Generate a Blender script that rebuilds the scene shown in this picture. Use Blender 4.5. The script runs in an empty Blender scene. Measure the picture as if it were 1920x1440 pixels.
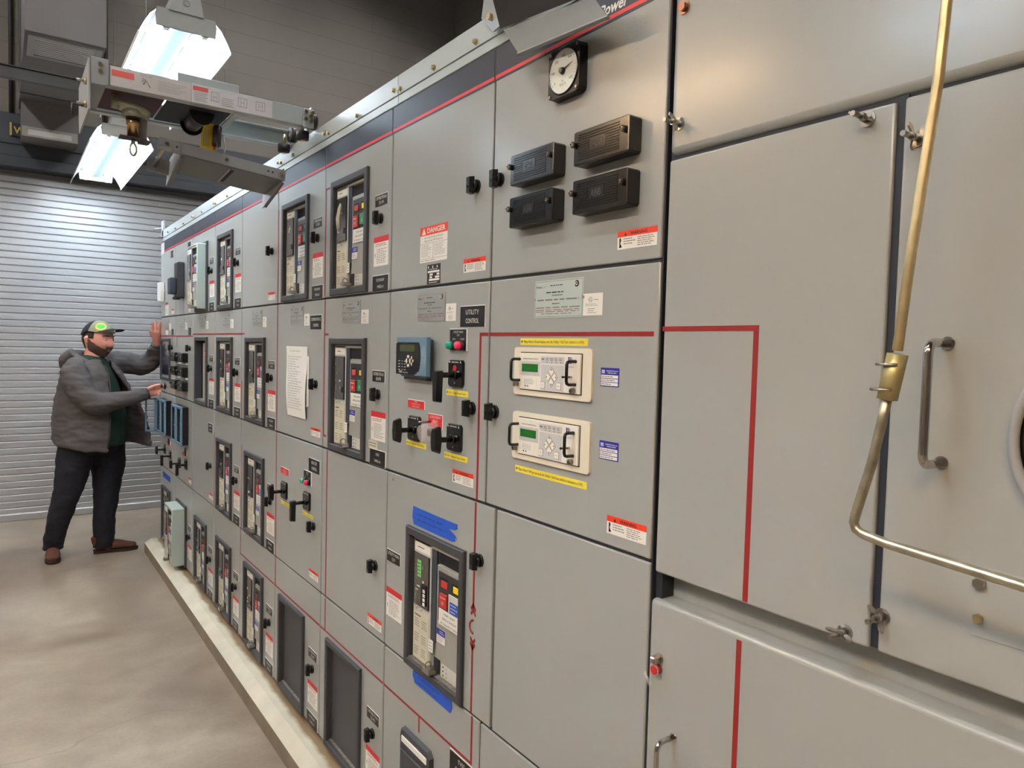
import bpy, bmesh, math, random
from mathutils import Vector, Matrix, noise
random.seed(7)
PI = math.pi
scene = bpy.context.scene
C = scene.collection

# ------------------------------------------------------------ materials
def lin(c):
    c = c / 255.0
    return c / 12.92 if c <= 0.04045 else ((c + 0.055) / 1.055) ** 2.4
def rgb(r, g, b): return (lin(r), lin(g), lin(b), 1.0)
MATS = {}
def mat(name, col, rough=0.5, metal=0.0, bump=0.0, bscale=200.0, spec=0.5, coat=0.0, var=0.0, vscale=3.0,
        emit=None, estr=0.0, trans=0.0, alpha=1.0, rvar=0.0, aniso=0.0):
    m = bpy.data.materials.new(name); m.use_nodes = True
    nt = m.node_tree; N = nt.nodes; L = nt.links
    b = N['Principled BSDF']
    c = rgb(*col)
    b.inputs['Base Color'].default_value = c
    b.inputs['Roughness'].default_value = rough
    b.inputs['Metallic'].default_value = metal
    b.inputs['Specular IOR Level'].default_value = spec
    b.inputs['Coat Weight'].default_value = coat
    b.inputs['Coat Roughness'].default_value = 0.17
    b.inputs['Transmission Weight'].default_value = trans
    b.inputs['Alpha'].default_value = alpha
    if emit:
        b.inputs['Emission Color'].default_value = rgb(*emit); b.inputs['Emission Strength'].default_value = estr
    if bump or var or rvar:
        tc = N.new('ShaderNodeNewGeometry')
    if var:
        n = N.new('ShaderNodeTexNoise'); n.inputs['Scale'].default_value = vscale; n.inputs['Detail'].default_value = 6
        L.new(tc.outputs['Position'], n.inputs['Vector'])
        r = N.new('ShaderNodeMapRange'); r.inputs[1].default_value = 0.3; r.inputs[2].default_value = 0.7
        r.inputs[3].default_value = 1 - var; r.inputs[4].default_value = 1 + var
        L.new(n.outputs['Fac'], r.inputs[0])
        mx = N.new('ShaderNodeVectorMath'); mx.operation = 'SCALE'
        mx.inputs[0].default_value = c[:3]
        L.new(r.outputs[0], mx.inputs['Scale']); L.new(mx.outputs[0], b.inputs['Base Color'])
    if rvar:
        n = N.new('ShaderNodeTexNoise'); n.inputs['Scale'].default_value = 6; n.inputs['Detail'].default_value = 5
        L.new(tc.outputs['Position'], n.inputs['Vector'])
        r = N.new('ShaderNodeMapRange'); r.inputs[1].default_value = 0.3; r.inputs[2].default_value = 0.7
        r.inputs[3].default_value = rough - rvar; r.inputs[4].default_value = rough + rvar
        L.new(n.outputs['Fac'], r.inputs[0]); L.new(r.outputs[0], b.inputs['Roughness'])
    if bump:
        n = N.new('ShaderNodeTexNoise'); n.inputs['Scale'].default_value = bscale; n.inputs['Detail'].default_value = 3
        L.new(tc.outputs['Position'], n.inputs['Vector'])
        bp = N.new('ShaderNodeBump'); bp.inputs['Strength'].default_value = bump; bp.inputs['Distance'].default_value = 0.002
        L.new(n.outputs['Fac'], bp.inputs['Height']); L.new(bp.outputs[0], b.inputs['Normal'])
    MATS[name] = m
    return m
mat('paint', (154, 157, 154), 0.30, bump=0.06, bscale=420, coat=0.35)
mat('paint_frame', (120, 123, 124), 0.45)
mat('gap', (34, 38, 46), 0.6)  # dark tone; in the door seams it stands in for shade
mat('galv', (176, 184, 184), 0.34, bump=0.1, bscale=60, coat=0.2)
mat('grey_steel', (150, 152, 152), 0.45, 0.0, bump=0.1, var=0.04, vscale=6)
mat('dark_steel', (70, 68, 70), 0.5, 0.2)
mat('bezel', (62, 62, 65), 0.55, bump=0.2, bscale=300, var=0.06, vscale=20)
mat('dark_cover', (66, 66, 68), 0.5, bump=0.15, bscale=300, var=0.05, vscale=9)
mat('cavity', (16, 16, 18), 0.7)
mat('rust_ledge', (120, 112, 104), 0.6, var=0.3, vscale=60)
mat('black', (11, 11, 13), 0.34)
mat('black_gloss', (9, 9, 12), 0.2, coat=0.3)
mat('navy', (22, 24, 42), 0.42, coat=0.0, var=0.05)
mat('stripe_red', (215, 45, 48), 0.4)
mat('tape_red', (140, 30, 30), 0.5)
mat('white', (228, 226, 218), 0.5)
mat('white_plate', (235, 233, 228), 0.4)
mat('warn_red', (205, 36, 40), 0.45)
mat('warn_orange', (228, 62, 34), 0.45)
mat('engraved', (17, 17, 20), 0.4)
mat('ink', (118, 115, 112), 0.6)
mat('ink_dark', (28, 28, 30), 0.6)
mat('ink_red', (150, 70, 70), 0.6)
mat('ink_grey', (150, 148, 146), 0.6)
mat('beige', (202, 198, 176), 0.5)
mat('relay_beige', (222, 214, 194), 0.45)
mat('relay_face', (228, 223, 210), 0.45)
mat('relay_grey', (192, 192, 192), 0.5)
mat('yellow', (232, 214, 70), 0.5)
mat('label_blue', (34, 38, 150), 0.4)
mat('tag_blue', (40, 80, 170), 0.5)
mat('breaker_grey', (150, 150, 143), 0.5, bump=0.1)
mat('breaker_light', (190, 190, 180), 0.5)
mat('breaker_dark', (48, 47, 49), 0.5)
mat('trip_window', (52, 50, 48), 0.12, coat=0.8)
mat('slot', (52, 58, 68), 0.4)
mat('red_button', (184, 48, 42), 0.4)
mat('flag_dim', (120, 46, 44), 0.5)
mat('green_button', (30, 130, 80), 0.4)
mat('yellow_ind', (235, 205, 40), 0.4)
mat('lamp_green', (20, 160, 135), 0.25, coat=0.5)
mat('lamp_red', (235, 40, 95), 0.25, coat=0.5)
mat('lcd_green', (40, 110, 45), 0.2)
mat('lcd_lit', (92, 140, 78), 0.3, emit=(110, 200, 90), estr=0.12)
mat('lcd_olive', (70, 78, 46), 0.2)
mat('meter_blue', (98, 130, 152), 0.45, bump=0.1)
mat('meter_blue_dark', (70, 98, 120), 0.45)
mat('draw_grey', (168, 180, 172), 0.42, bump=0.15)
mat('chrome', (190, 186, 180), 0.14, 1.0)
mat('steel', (172, 168, 160), 0.28, 1.0)
mat('copper', (168, 122, 100), 0.35, 1.0)
mat('zinc_gold', (196, 182, 146), 0.3, 1.0, var=0.2, vscale=25)
mat('rod_gold', (205, 190, 150), 0.38, 0.7, var=0.25, vscale=18, bump=0.2, bscale=80)
mat('rod_steel', (178, 172, 152), 0.4, 0.9, var=0.25, vscale=40, bump=0.2, bscale=80)
mat('rating_plate', (156, 162, 160), 0.35, 0.3)
mat('rating_plate_light', (184, 198, 192), 0.35, 0.15)
mat('blue_tape', (30, 84, 190), 0.6, bump=0.4, bscale=150, var=0.08, vscale=60)
mat('paper', (224, 224, 218), 0.6)
mat('dial', (225, 226, 212), 0.5)
mat('rubber', (32, 32, 34), 0.6)
mat('maroon', (70, 22, 34), 0.6)
mat('tag_yellow', (225, 190, 70), 0.5)
mat('sticker_fade', (205, 198, 196), 0.5)
mat('sticker_white', (218, 216, 220), 0.5)
mat('sticker_red', (226, 104, 92), 0.5)
mat('fixture_white', (232, 240, 242), 0.4)
mat('fixture_grey', (150, 150, 146), 0.5)
mat('duct', (106, 102, 100), 0.55, var=0.04)
mat('vent_white', (150, 148, 145), 0.5)
mat('header', (60, 64, 72), 0.5, var=0.05, bump=0.2, bscale=20)
mat('conduit', (66, 64, 64), 0.5)
mat('jean', (15, 18, 28), 0.85, bump=0.5, bscale=300, var=0.12, vscale=8)
mat('boot', (86, 48, 32), 0.7, bump=0.3, bscale=150, var=0.15, vscale=30)
mat('sole', (48, 38, 34), 0.7)
mat('jacket', (78, 73, 73), 0.9, bump=0.6, bscale=180, var=0.10, vscale=6)
mat('jacket_dark', (52, 49, 50), 0.9, bump=0.5, bscale=120)
mat('shirt', (18, 48, 38), 0.85, bump=0.3, bscale=200)
mat('skin', (204, 140, 122), 0.5, var=0.06, vscale=25)
mat('lips', (172, 112, 100), 0.5)
mat('beard', (78, 58, 48), 0.9, bump=1.0, bscale=500, var=0.3, vscale=150)
mat('hair', (44, 34, 30), 0.9, bump=1.0, bscale=500)
mat('cap_olive', (122, 126, 102), 0.85, bump=0.3, bscale=300)
mat('cap_black', (26, 26, 30), 0.9, bump=0.5, bscale=350)
mat('cap_green', (60, 170, 60), 0.7)
mat('cap_orange', (205, 170, 80), 0.7)
mat('eye', (20, 16, 14), 0.2)
mat('eye_white', (215, 205, 198), 0.3)
mat('sign_yellow', (190, 165, 80), 0.6)
mat('ceiling_mat', (120, 118, 116), 0.8)
mat('window_dark', (18, 16, 14), 0.08, coat=0.5)
mat('screen_blue', (30, 38, 62), 0.08, coat=0.8)
mat('tube_cool', (255, 255, 255), 0.5, emit=(228, 242, 255), estr=15)
mat('tube_warm', (255, 255, 255), 0.5, emit=(255, 208, 158), estr=36)
mat('reflector', (225, 235, 240), 0.4)
mat('ridge', (100, 112, 108), 0.6)
mat('clear', (240, 232, 228), 0.08, alpha=0.3, coat=0.6)

# ------------------------------------------------------------ mesh builder
mat('clamp', (186, 174, 122), 0.45, 0.6, var=0.08, vscale=30)
FONT_CACHE = {}
def glyphs(s, bold):
    k = (s, bold)
    if k not in FONT_CACHE:
        cu = bpy.data.curves.new('t', 'FONT'); cu.body = s; cu.size = 1.0; cu.resolution_u = 2
        cu.offset = 0.022 if bold else 0.0
        ob = bpy.data.objects.new('t', cu); C.objects.link(ob)
        dg = bpy.context.evaluated_depsgraph_get(); dg.update()
        me = bpy.data.meshes.new_from_object(ob.evaluated_get(dg))
        vs = [v.co.copy() for v in me.vertices]; ps = [tuple(p.vertices) for p in me.polygons]
        bpy.data.objects.remove(ob); bpy.data.curves.remove(cu); bpy.data.meshes.remove(me)
        x0 = min([v.x for v in vs] or [0]); x1 = max([v.x for v in vs] or [1])
        y0 = min([v.y for v in vs] or [0]); y1 = max([v.y for v in vs] or [1])
        FONT_CACHE[k] = (vs, ps, x0, x1, y0, y1)
    return FONT_CACHE[k]

class MB:
    """collects geometry; gear coordinates are (Y, z, w) with w = distance in front of the door plane X=1"""
    def __init__(s, gear=True, o=(0, 0)):
        s.bm = bmesh.new(); s.mats = []; s.gear = gear; s.o = o
    def mi(s, m):
        if m not in s.mats: s.mats.append(m)
        return s.mats.index(m)
    def T(s, p):
        if s.gear: return Vector((-p[2], p[0] - s.o[0], p[1] - s.o[1]))
        return Vector(p)
    def poly(s, pts, m, smooth=False):
        vs = [s.bm.verts.new(s.T(p)) for p in pts]
        f = s.bm.faces.new(vs); f.material_index = s.mi(m); f.smooth = smooth
        return f
    def box(s, a0, a1, b0, b1, c0, c1, m, bev=0.0, seg=1):
        a0, a1 = min(a0, a1), max(a0, a1); b0, b1 = min(b0, b1), max(b0, b1); c0, c1 = min(c0, c1), max(c0, c1)
        vs = [s.bm.verts.new(s.T((a, b, c))) for a in (a0, a1) for b in (b0, b1) for c in (c0, c1)]
        idx = [(0, 1, 3, 2), (4, 6, 7, 5), (0, 4, 5, 1), (2, 3, 7, 6), (0, 2, 6, 4), (1, 5, 7, 3)]
        fs = [s.bm.faces.new([vs[i] for i in q]) for q in idx]
        for f in fs: f.material_index = s.mi(m)
        if bev > 0:
            es = list({e for f in fs for e in f.edges})
            bev = min(bev, 0.45 * min(a1 - a0, b1 - b0, c1 - c0))
            r = bmesh.ops.bevel(s.bm, geom=es, offset=bev, segments=seg, profile=0.5, affect='EDGES')
            for f in r['faces']: f.material_index = s.mi(m); f.smooth = seg > 1
    def prism(s, pts, c0, c1, m, axis=2, top=1.0):
        """closed outline in two coordinates extruded along the third; top scales the end outline about its centre"""
        cx = sum(p[0] for p in pts) / len(pts); cy = sum(p[1] for p in pts) / len(pts)
        def P(p, c, k):
            q = (cx + (p[0] - cx) * k, cy + (p[1] - cy) * k)
            return (q[0], q[1], c) if axis == 2 else ((c, q[0], q[1]) if axis == 0 else (q[0], c, q[1]))
        A = [s.bm.verts.new(s.T(P(p, c0, 1))) for p in pts]; B = [s.bm.verts.new(s.T(P(p, c1, top))) for p in pts]
        n = len(pts); mi = s.mi(m)
        for i in range(n):
            f = s.bm.faces.new((A[i], A[(i + 1) % n], B[(i + 1) % n], B[i])); f.material_index = mi
        for q in (A[::-1], B): s.bm.faces.new(q).material_index = mi
    def cyl(s, p0, p1, r0, m, r1=None, n=20, cap=True):
        s.tube([p0, p1], [r0, r0 if r1 is None else r1], m, n, cap)
    def tube(s, path, r, m, n=12, cap=True, sec=None, up=None):
        """sweep a circle (or ellipse: r entries may be (ra, rb)) along a path of points"""
        P = [s.T(p) for p in path]; R = r if isinstance(r, (list, tuple)) and len(r) == len(P) else [r] * len(P)
        mi = s.mi(m); rings = []; ref = None
        for i, p in enumerate(P):
            d = (P[min(i + 1, len(P) - 1)] - P[max(i - 1, 0)]).normalized()
            if ref is None:
                ref = Vector(up) if up else (Vector((0, 0, 1)) if abs(d.z) < 0.9 else Vector((1, 0, 0)))
            a = (ref - d * ref.dot(d)).normalized(); b = d.cross(a); ref = a
            ra, rb = R[i] if isinstance(R[i], (list, tuple)) else (R[i], R[i])
            rings.append([s.bm.verts.new(p + a * (math.cos(2 * PI * k / n) * ra) + b * (math.sin(2 * PI * k / n) * rb)) for k in range(n)])
        for A, B in zip(rings, rings[1:]):
            for k in range(n):
                f = s.bm.faces.new((A[k], A[(k + 1) % n], B[(k + 1) % n], B[k])); f.material_index = mi; f.smooth = True
        if cap:
            for q in (rings[0][::-1], rings[-1]): s.bm.faces.new(q).material_index = mi
    def ring(s, c, axis, R, r, m, n=28, k=8, a0=0, a1=2 * PI):
        ax = Vector(axis).normalized(); u = ax.orthogonal().normalized(); v = ax.cross(u)
        full = abs(a1 - a0 - 2 * PI) < 1e-6
        pts = [Vector(c) + (u * math.cos(a0 + (a1 - a0) * i / n) + v * math.sin(a0 + (a1 - a0) * i / n)) * R for i in range(n + 1)]
        s.tube([tuple(p) for p in pts], r, m, k, cap=not full)
    def ball(s, c, r, m, n=12, sc=(1, 1, 1)):
        pts = []; mi = s.mi(m); rows = []
        for i in range(n // 2 + 1):
            t = PI * i / (n // 2)
            if i in (0, n // 2): rows.append([s.bm.verts.new(s.T((c[0], c[1], c[2] + r * sc[2] * math.cos(t))))]); continue
            rows.append([s.bm.verts.new(s.T((c[0] + r * sc[0] * math.sin(t) * math.cos(2 * PI * j / n), c[1] + r * sc[1] * math.sin(t) * math.sin(2 * PI * j / n), c[2] + r * sc[2] * math.cos(t)))) for j in range(n)])
        for A, B in zip(rows, rows[1:]):
            for j in range(n):
                k = (j + 1) % n
                q = (A[0], B[j], B[k]) if len(A) == 1 else ((A[j], B[0], A[k]) if len(B) == 1 else (A[j], B[j], B[k], A[k]))
                f = s.bm.faces.new(q); f.material_index = mi; f.smooth = True
    def text(s, t, y, z, w, h, m, width=None, bold=False, align='C', shear=0.0, frame=None):
        """y = centre (or left) coordinate, z = baseline, h = capital height; in gear space text runs towards -Y"""
        vs, ps, x0, x1, _, _ = glyphs(t, bold)
        k = h / 0.70; kx = k if width is None else width / (x1 - x0)
        off = {'C': (x0 + x1) / 2, 'L': x0, 'R': x1}[align]
        def P(v):
            a = (v.x - off) * kx + v.y * k * shear; b = v.y * k
            if frame: return Vector(frame[0]) + Vector(frame[1]) * a + Vector(frame[2]) * b
            return s.T((y - a, z + b, w)) if s.gear else Vector((y + a, w, z + b))
        V = [s.bm.verts.new(P(v)) for v in vs]; mi = s.mi(m)
        for p in ps:
            try: s.bm.faces.new([V[i] for i in p]).material_index = mi
            except ValueError: pass
    def strokes(s, yl, yr, z0, z1, n, m, w, fill=0.5, ragged=0.35):
        """rows of illegible small print"""
        mi = s.mi(m); st = (z1 - z0) / n; fill *= .72
        for i in range(n):
            zt = z1 - st * (i + (1 - fill) / 2); zb = zt - st * fill; L = abs(yl - yr); sg = -1 if yr < yl else 1
            end = L * (1 - random.random() * ragged); x = 0.0
            while x < end - 1e-6:
                wd = min(end - x, L * random.uniform(0.08, 0.26)); a = yl + sg * x; b = yl + sg * (x + wd)
                s.poly([(a, zb, w), (b, zb, w), (b, zt, w), (a, zt, w)], m)
                x += wd + L * 0.035
    def build(s, name, parent=None, loc=(0, 0, 0), recalc=True):
        if recalc: bmesh.ops.recalc_face_normals(s.bm, faces=s.bm.faces)
        me = bpy.data.meshes.new(name); s.bm.to_mesh(me); s.bm.free()
        for m in s.mats: me.materials.append(MATS[m])
        return link(name, me, parent, loc)
def link(name, me, parent=None, loc=(0, 0, 0)):
    o = bpy.data.objects.new(name, me); C.objects.link(o); o.location = loc
    if parent: o.parent = parent
    return o
def tag(o, label, cat, group=None):
    o['label'] = label; o['category'] = cat
    if group: o['group'] = group
    return o
def struct(o):
    o['kind'] = 'structure'; return o
def empty(name, loc, label, cat, group=None):
    o = bpy.data.objects.new(name, None); C.objects.link(o); o.location = loc; o.empty_display_size = 0.1
    return tag(o, label, cat, group)
def copy_tree(o, parent=None):
    c = o.copy(); C.objects.link(c); c.parent = parent
    for ch in list(o.children): copy_tree(ch, c)
    return c

# ------------------------------------------------------------ camera
CAM_H = 1.65
yaw, pitch, roll, fpx = 0.619186, -0.048800, 0.025831, 1342.58
cy, sy, cp, sp = math.cos(yaw), math.sin(yaw), math.cos(pitch), math.sin(pitch)
fw = Vector((sy * cp, cy * cp, sp)); rt = Vector((cy, -sy, 0)); up = rt.cross(fw)
cr, sr = math.cos(roll), math.sin(roll)
r2 = rt * cr + up * sr; u2 = -rt * sr + up * cr
cam_d = bpy.data.cameras.new('camera'); cam = bpy.data.objects.new('camera', cam_d); C.objects.link(cam)
cam_d.sensor_fit = 'HORIZONTAL'; cam_d.sensor_width = 36; cam_d.lens = fpx * 36 / 1920; cam_d.clip_start = 0.02
M = Matrix((( r2.x, u2.x, -fw.x, 0), (r2.y, u2.y, -fw.y, 0), (r2.z, u2.z, -fw.z, CAM_H), (0, 0, 0, 1)))
cam.matrix_world = M
scene.camera = cam
# ------------------------------------------------------------ the room
m = MB(False); m.poly([(-3.6, -4, 0), (4.53, -4, 0), (4.53, 7.95, 0), (-3.6, 7.95, 0)], 'floor'); MATS_NEEDED = 1
def floor_mat():
    mt = bpy.data.materials.new('floor'); mt.use_nodes = True; nt = mt.node_tree; N = nt.nodes; L = nt.links
    b = N['Principled BSDF']; geo = N.new('ShaderNodeNewGeometry')
    def noise_tex(sc, det=6, dist=0.0):
        n = N.new('ShaderNodeTexNoise'); n.inputs['Scale'].default_value = sc; n.inputs['Detail'].default_value = det; n.inputs['Distortion'].default_value = dist
        L.new(geo.outputs['Position'], n.inputs['Vector']); return n
    n1 = noise_tex(0.9, 5, 0.6); n2 = noise_tex(5.5, 8, 0.3); n3 = noise_tex(60, 4)
    cr_ = N.new('ShaderNodeValToRGB'); cr_.color_ramp.elements[0].color = rgb(128, 112, 98); cr_.color_ramp.elements[1].color = rgb(170, 159, 143)
    cr_.color_ramp.elements[0].position = 0.35; cr_.color_ramp.elements[1].position = 0.66
    L.new(n1.outputs['Fac'], cr_.inputs['Fac'])
    cr2 = N.new('ShaderNodeValToRGB'); cr2.color_ramp.elements[0].color = (0.74, 0.72, 0.70, 1); cr2.color_ramp.elements[1].color = (1.10, 1.09, 1.08, 1)
    cr2.color_ramp.elements[0].position = 0.3; cr2.color_ramp.elements[1].position = 0.7
    L.new(n2.outputs['Fac'], cr2.inputs['Fac'])
    mx = N.new('ShaderNodeMix'); mx.data_type = 'RGBA'; mx.blend_type = 'MULTIPLY'; mx.inputs[0].default_value = 0.9
    L.new(cr_.outputs[0], mx.inputs[6]); L.new(cr2.outputs[0], mx.inputs[7])
    cr3 = N.new('ShaderNodeValToRGB'); cr3.color_ramp.elements[0].color = (0.84, 0.84, 0.83, 1); cr3.color_ramp.elements[1].color = (1.1, 1.1, 1.1, 1)
    L.new(n3.outputs['Fac'], cr3.inputs['Fac'])
    mx2 = N.new('ShaderNodeMix'); mx2.data_type = 'RGBA'; mx2.blend_type = 'MULTIPLY'; mx2.inputs[0].default_value = 1.0
    L.new(mx.outputs[2], mx2.inputs[6]); L.new(cr3.outputs[0], mx2.inputs[7])
    # saw joints and cracks in the slab
    vo = N.new('ShaderNodeTexVoronoi'); vo.feature = 'DISTANCE_TO_EDGE'; vo.inputs['Scale'].default_value = 0.5
    nd = noise_tex(1.6, 4); va = N.new('ShaderNodeVectorMath'); va.operation = 'ADD'
    vs_ = N.new('ShaderNodeVectorMath'); vs_.operation = 'SCALE'; vs_.inputs['Scale'].default_value = 0.5
    L.new(nd.outputs['Color'], vs_.inputs[0]); L.new(geo.outputs['Position'], va.inputs[0]); L.new(vs_.outputs[0], va.inputs[1]); L.new(va.outputs[0], vo.inputs['Vector'])
    lt = N.new('ShaderNodeMath'); lt.operation = 'LESS_THAN'; lt.inputs[1].default_value = 0.0022; L.new(vo.outputs['Distance'], lt.inputs[0])
    sc = N.new('ShaderNodeMath'); sc.operation = 'MULTIPLY'; sc.inputs[1].default_value = 0.35; L.new(lt.outputs[0], sc.inputs[0])
    mx3 = N.new('ShaderNodeMix'); mx3.data_type = 'RGBA'; mx3.inputs[7].default_value = rgb(110, 100, 92)
    L.new(sc.outputs[0], mx3.inputs[0]); L.new(mx2.outputs[2], mx3.inputs[6]); L.new(mx3.outputs[2], b.inputs['Base Color'])
    mr = N.new('ShaderNodeMapRange'); mr.inputs[1].default_value = 0.3; mr.inputs[2].default_value = 0.7; mr.inputs[3].default_value = 0.30; mr.inputs[4].default_value = 0.48
    L.new(n2.outputs['Fac'], mr.inputs[0]); L.new(mr.outputs[0], b.inputs['Roughness'])
    b.inputs['Specular IOR Level'].default_value = 0.5
    MATS['floor'] = mt
floor_mat()
def block_mat():
    mt = bpy.data.materials.new('block'); mt.use_nodes = True; nt = mt.node_tree; N = nt.nodes; L = nt.links
    b = N['Principled BSDF']; geo = N.new('ShaderNodeNewGeometry')
    sp = N.new('ShaderNodeSeparateXYZ'); L.new(geo.outputs['Position'], sp.inputs[0])
    ad = N.new('ShaderNodeMath'); ad.operation = 'ADD'; L.new(sp.outputs['X'], ad.inputs[0]); L.new(sp.outputs['Y'], ad.inputs[1])
    cb = N.new('ShaderNodeCombineXYZ'); L.new(ad.outputs[0], cb.inputs['X']); L.new(sp.outputs['Z'], cb.inputs['Y'])
    br = N.new('ShaderNodeTexBrick'); br.inputs['Scale'].default_value = 1.0; br.inputs['Brick Width'].default_value = 3.2; br.inputs['Row Height'].default_value = 0.2
    br.inputs['Mortar Size'].default_value = 0.0035; br.inputs['Mortar Smooth'].default_value = 0.4
    br.inputs['Color1'].default_value = rgb(122, 115, 109); br.inputs['Color2'].default_value = rgb(121, 114, 108); br.inputs['Mortar'].default_value = rgb(106, 99, 94)
    L.new(cb.outputs[0], br.inputs['Vector'])
    L.new(br.outputs['Color'], b.inputs['Base Color']); b.inputs['Roughness'].default_value = 0.75
    bp = N.new('ShaderNodeBump'); bp.inputs['Distance'].default_value = 0.003; bp.inputs['Strength'].default_value = 0.4; bp.invert = True
    L.new(br.outputs['Fac'], bp.inputs['Height']); L.new(bp.outputs[0], b.inputs['Normal'])
    MATS['block'] = mt
block_mat()
struct(m.build('floor'))
m = MB(False); m.box(-3.6, 4.53, 7.75, 7.95, 0, 6.2, 'block'); struct(m.build('wall_back'))
m = MB(False); m.box(4.53, 4.73, -4, 7.95, 0, 6.2, 'block'); struct(m.build('wall_right'))
m = MB(False); m.box(-3.8, -3.6, -4, 7.95, 0, 6.2, 'block'); struct(m.build('wall_left'))
m = MB(False); m.box(-3.8, 4.73, -4.2, -4, 0, 6.2, 'block'); struct(m.build('wall_front'))
m = MB(False); m.box(-3.8, 4.73, -4.2, 7.95, 6.2, 6.3, 'ceiling_mat'); struct(m.build('ceiling'))

# rolling shutter: interlocking slats, each with a small rolled rib
mt = mat('slat', (182, 182, 184), 0.42, 0.6)
m = MB(False)
prof = []; z = 0.06
while z < 3.06:
    prof += [(z, 0.016), (z + .0465, .016), (z + .048, .0155), (z + .0555, .008), (z + .0565, .006), (z + .0585, .006), (z + .0598, .0155)]
    z += 0.06
x0, x1 = -3.3, 3.6
va_ = [(m.bm.verts.new((x0, 7.74 - d, zz)), m.bm.verts.new((x1, 7.74 - d, zz))) for zz, d in prof]
for A, B in zip(va_, va_[1:]):
    f = m.bm.faces.new((A[0], A[1], B[1], B[0])); f.material_index = m.mi('slat')
m.box(x0, x1, 7.70, 7.742, 0.0, 0.065, 'slat', 0.006)
door = struct(m.build('door_1', recalc=False))
m = MB(False)
for x in (-3.36, 3.6): m.box(x, x + 0.06, 7.66, 7.75, 0, 3.1, 'header')
m.build('guide_rail', door)
m = MB(False)
m.box(-3.4, 4.5, 7.60, 7.749, 3.10, 3.56, 'header', 0.01); m.box(-3.4, 4.5, 7.57, 7.60, 3.10, 3.20, 'header', 0.008)
m.box(-3.4, 4.5, 7.585, 7.60, 3.30, 3.33, 'header', 0.005)
m.build('shutter_hood', door)['label'] = 'dark grey hood over the shutter'

# ducts with vents high on the left
d = empty('air_duct', (0.36, 6.6, 3.6), 'boxy grey air duct with a louvred vent high above the shutter', 'duct')
m = MB(False)
def boxl(m, x0, x1, y0, y1, z0, z1, mt_, o, bev=0.0): m.box(x0 - o[0], x1 - o[0], y0 - o[1], y1 - o[1], z0 - o[2], z1 - o[2], mt_, bev)
O = (0.36, 6.6, 3.6)
boxl(m, 0.13, 0.585, 5.62, 7.59, 3.6, 4.9, 'duct', O); boxl(m, 0.14, 0.545, 7.28, 7.56, 3.31, 3.6, 'duct', O)
for yy in (6.55, 7.05): boxl(m, 0.125, 0.59, yy, yy + 0.012, 3.594, 4.9, 'dark_steel', O)
boxl(m, 0.12, 0.595, 5.61, 5.625, 4.0, 4.02, 'dark_steel', O)
m.build('casing', d)
m = MB(False)
boxl(m, 0.15, 0.57, 5.66, 5.70, 3.585, 3.6, 'vent_white', O); boxl(m, 0.15, 0.57, 6.04, 6.08, 3.585, 3.6, 'vent_white', O)
boxl(m, 0.15, 0.19, 5.70, 6.04, 3.585, 3.6, 'vent_white', O); boxl(m, 0.53, 0.57, 5.70, 6.04, 3.585, 3.6, 'vent_white', O)
for k in range(9): boxl(m, 0.19, 0.53, 5.715 + k * 0.037, 5.73 + k * 0.037, 3.588, 3.6, 'relay_grey', O)
m.build('vent', d)
m = MB(False)
boxl(m, 0.145, 0.54, 7.265, 7.28, 3.31, 3.325, 'vent_white', O); boxl(m, 0.145, 0.54, 7.265, 7.28, 3.375, 3.39, 'vent_white', O)
boxl(m, 0.145, 0.185, 7.265, 7.28, 3.325, 3.375, 'vent_white', O); boxl(m, 0.50, 0.54, 7.265, 7.28, 3.325, 3.375, 'vent_white', O)
boxl(m, 0.185, 0.50, 7.27, 7.28, 3.325, 3.375, 'relay_grey', O)
m.build('vent', d)
m = MB(False); m.tube([(0, 0, 0), (0, 0, 2.4)], 0.018, 'conduit', 10)
o = m.build('conduit', loc=(0.80, 7.72, 3.57)); tag(o, 'thin dark vertical conduit on the block wall right of the duct', 'conduit')
m = MB(False); m.tube([(0, 0, 0), (0, 0, 2.4)], 0.014, 'conduit', 10)  # added dark tube standing in for the shadow line at the duct corner
o = m.build('conduit', loc=(0.075, 7.72, 3.57)); tag(o, 'thin dark line added as the corner shadow left of the duct', 'conduit')
m = MB(False); m.box(-2.5, 0.47, -0.02, 0.02, -0.035, 0.035, 'dark_steel', 0.003)
m.box(-2.5, 0.47, -0.03, 0.03, 0.035, 0.04, 'dark_steel')
o = m.build('strut_channel', loc=(0, 5.3, 3.215)); tag(o, 'long grey horizontal steel channel crossing below the ducts at upper left', 'beam')
for x in (-2.2, -.6):
    m = MB(False); m.tube([(x, 0, .035), (x, 0, 6.2 - 3.215)], .005, 'steel', 6); m.build('hanger_rod', o)
m = MB(False); m.box(-0.045, 0.10, -0.008, 0.0, -0.055, 0.055, 'ink_dark'); m.box(-0.045, -0.03, -0.010, -0.002, -0.055, 0.055, 'sign_yellow')
for a in range(1): m.text('W', 0.025, -0.03, -0.0095, 0.055, 'sign_yellow', bold=True)
o = m.build('warning_sign', loc=(0.11, 7.59, 3.42)); tag(o, 'small dark sign with yellow letter on the shutter hood, half hidden by the duct', 'sign')

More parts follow.
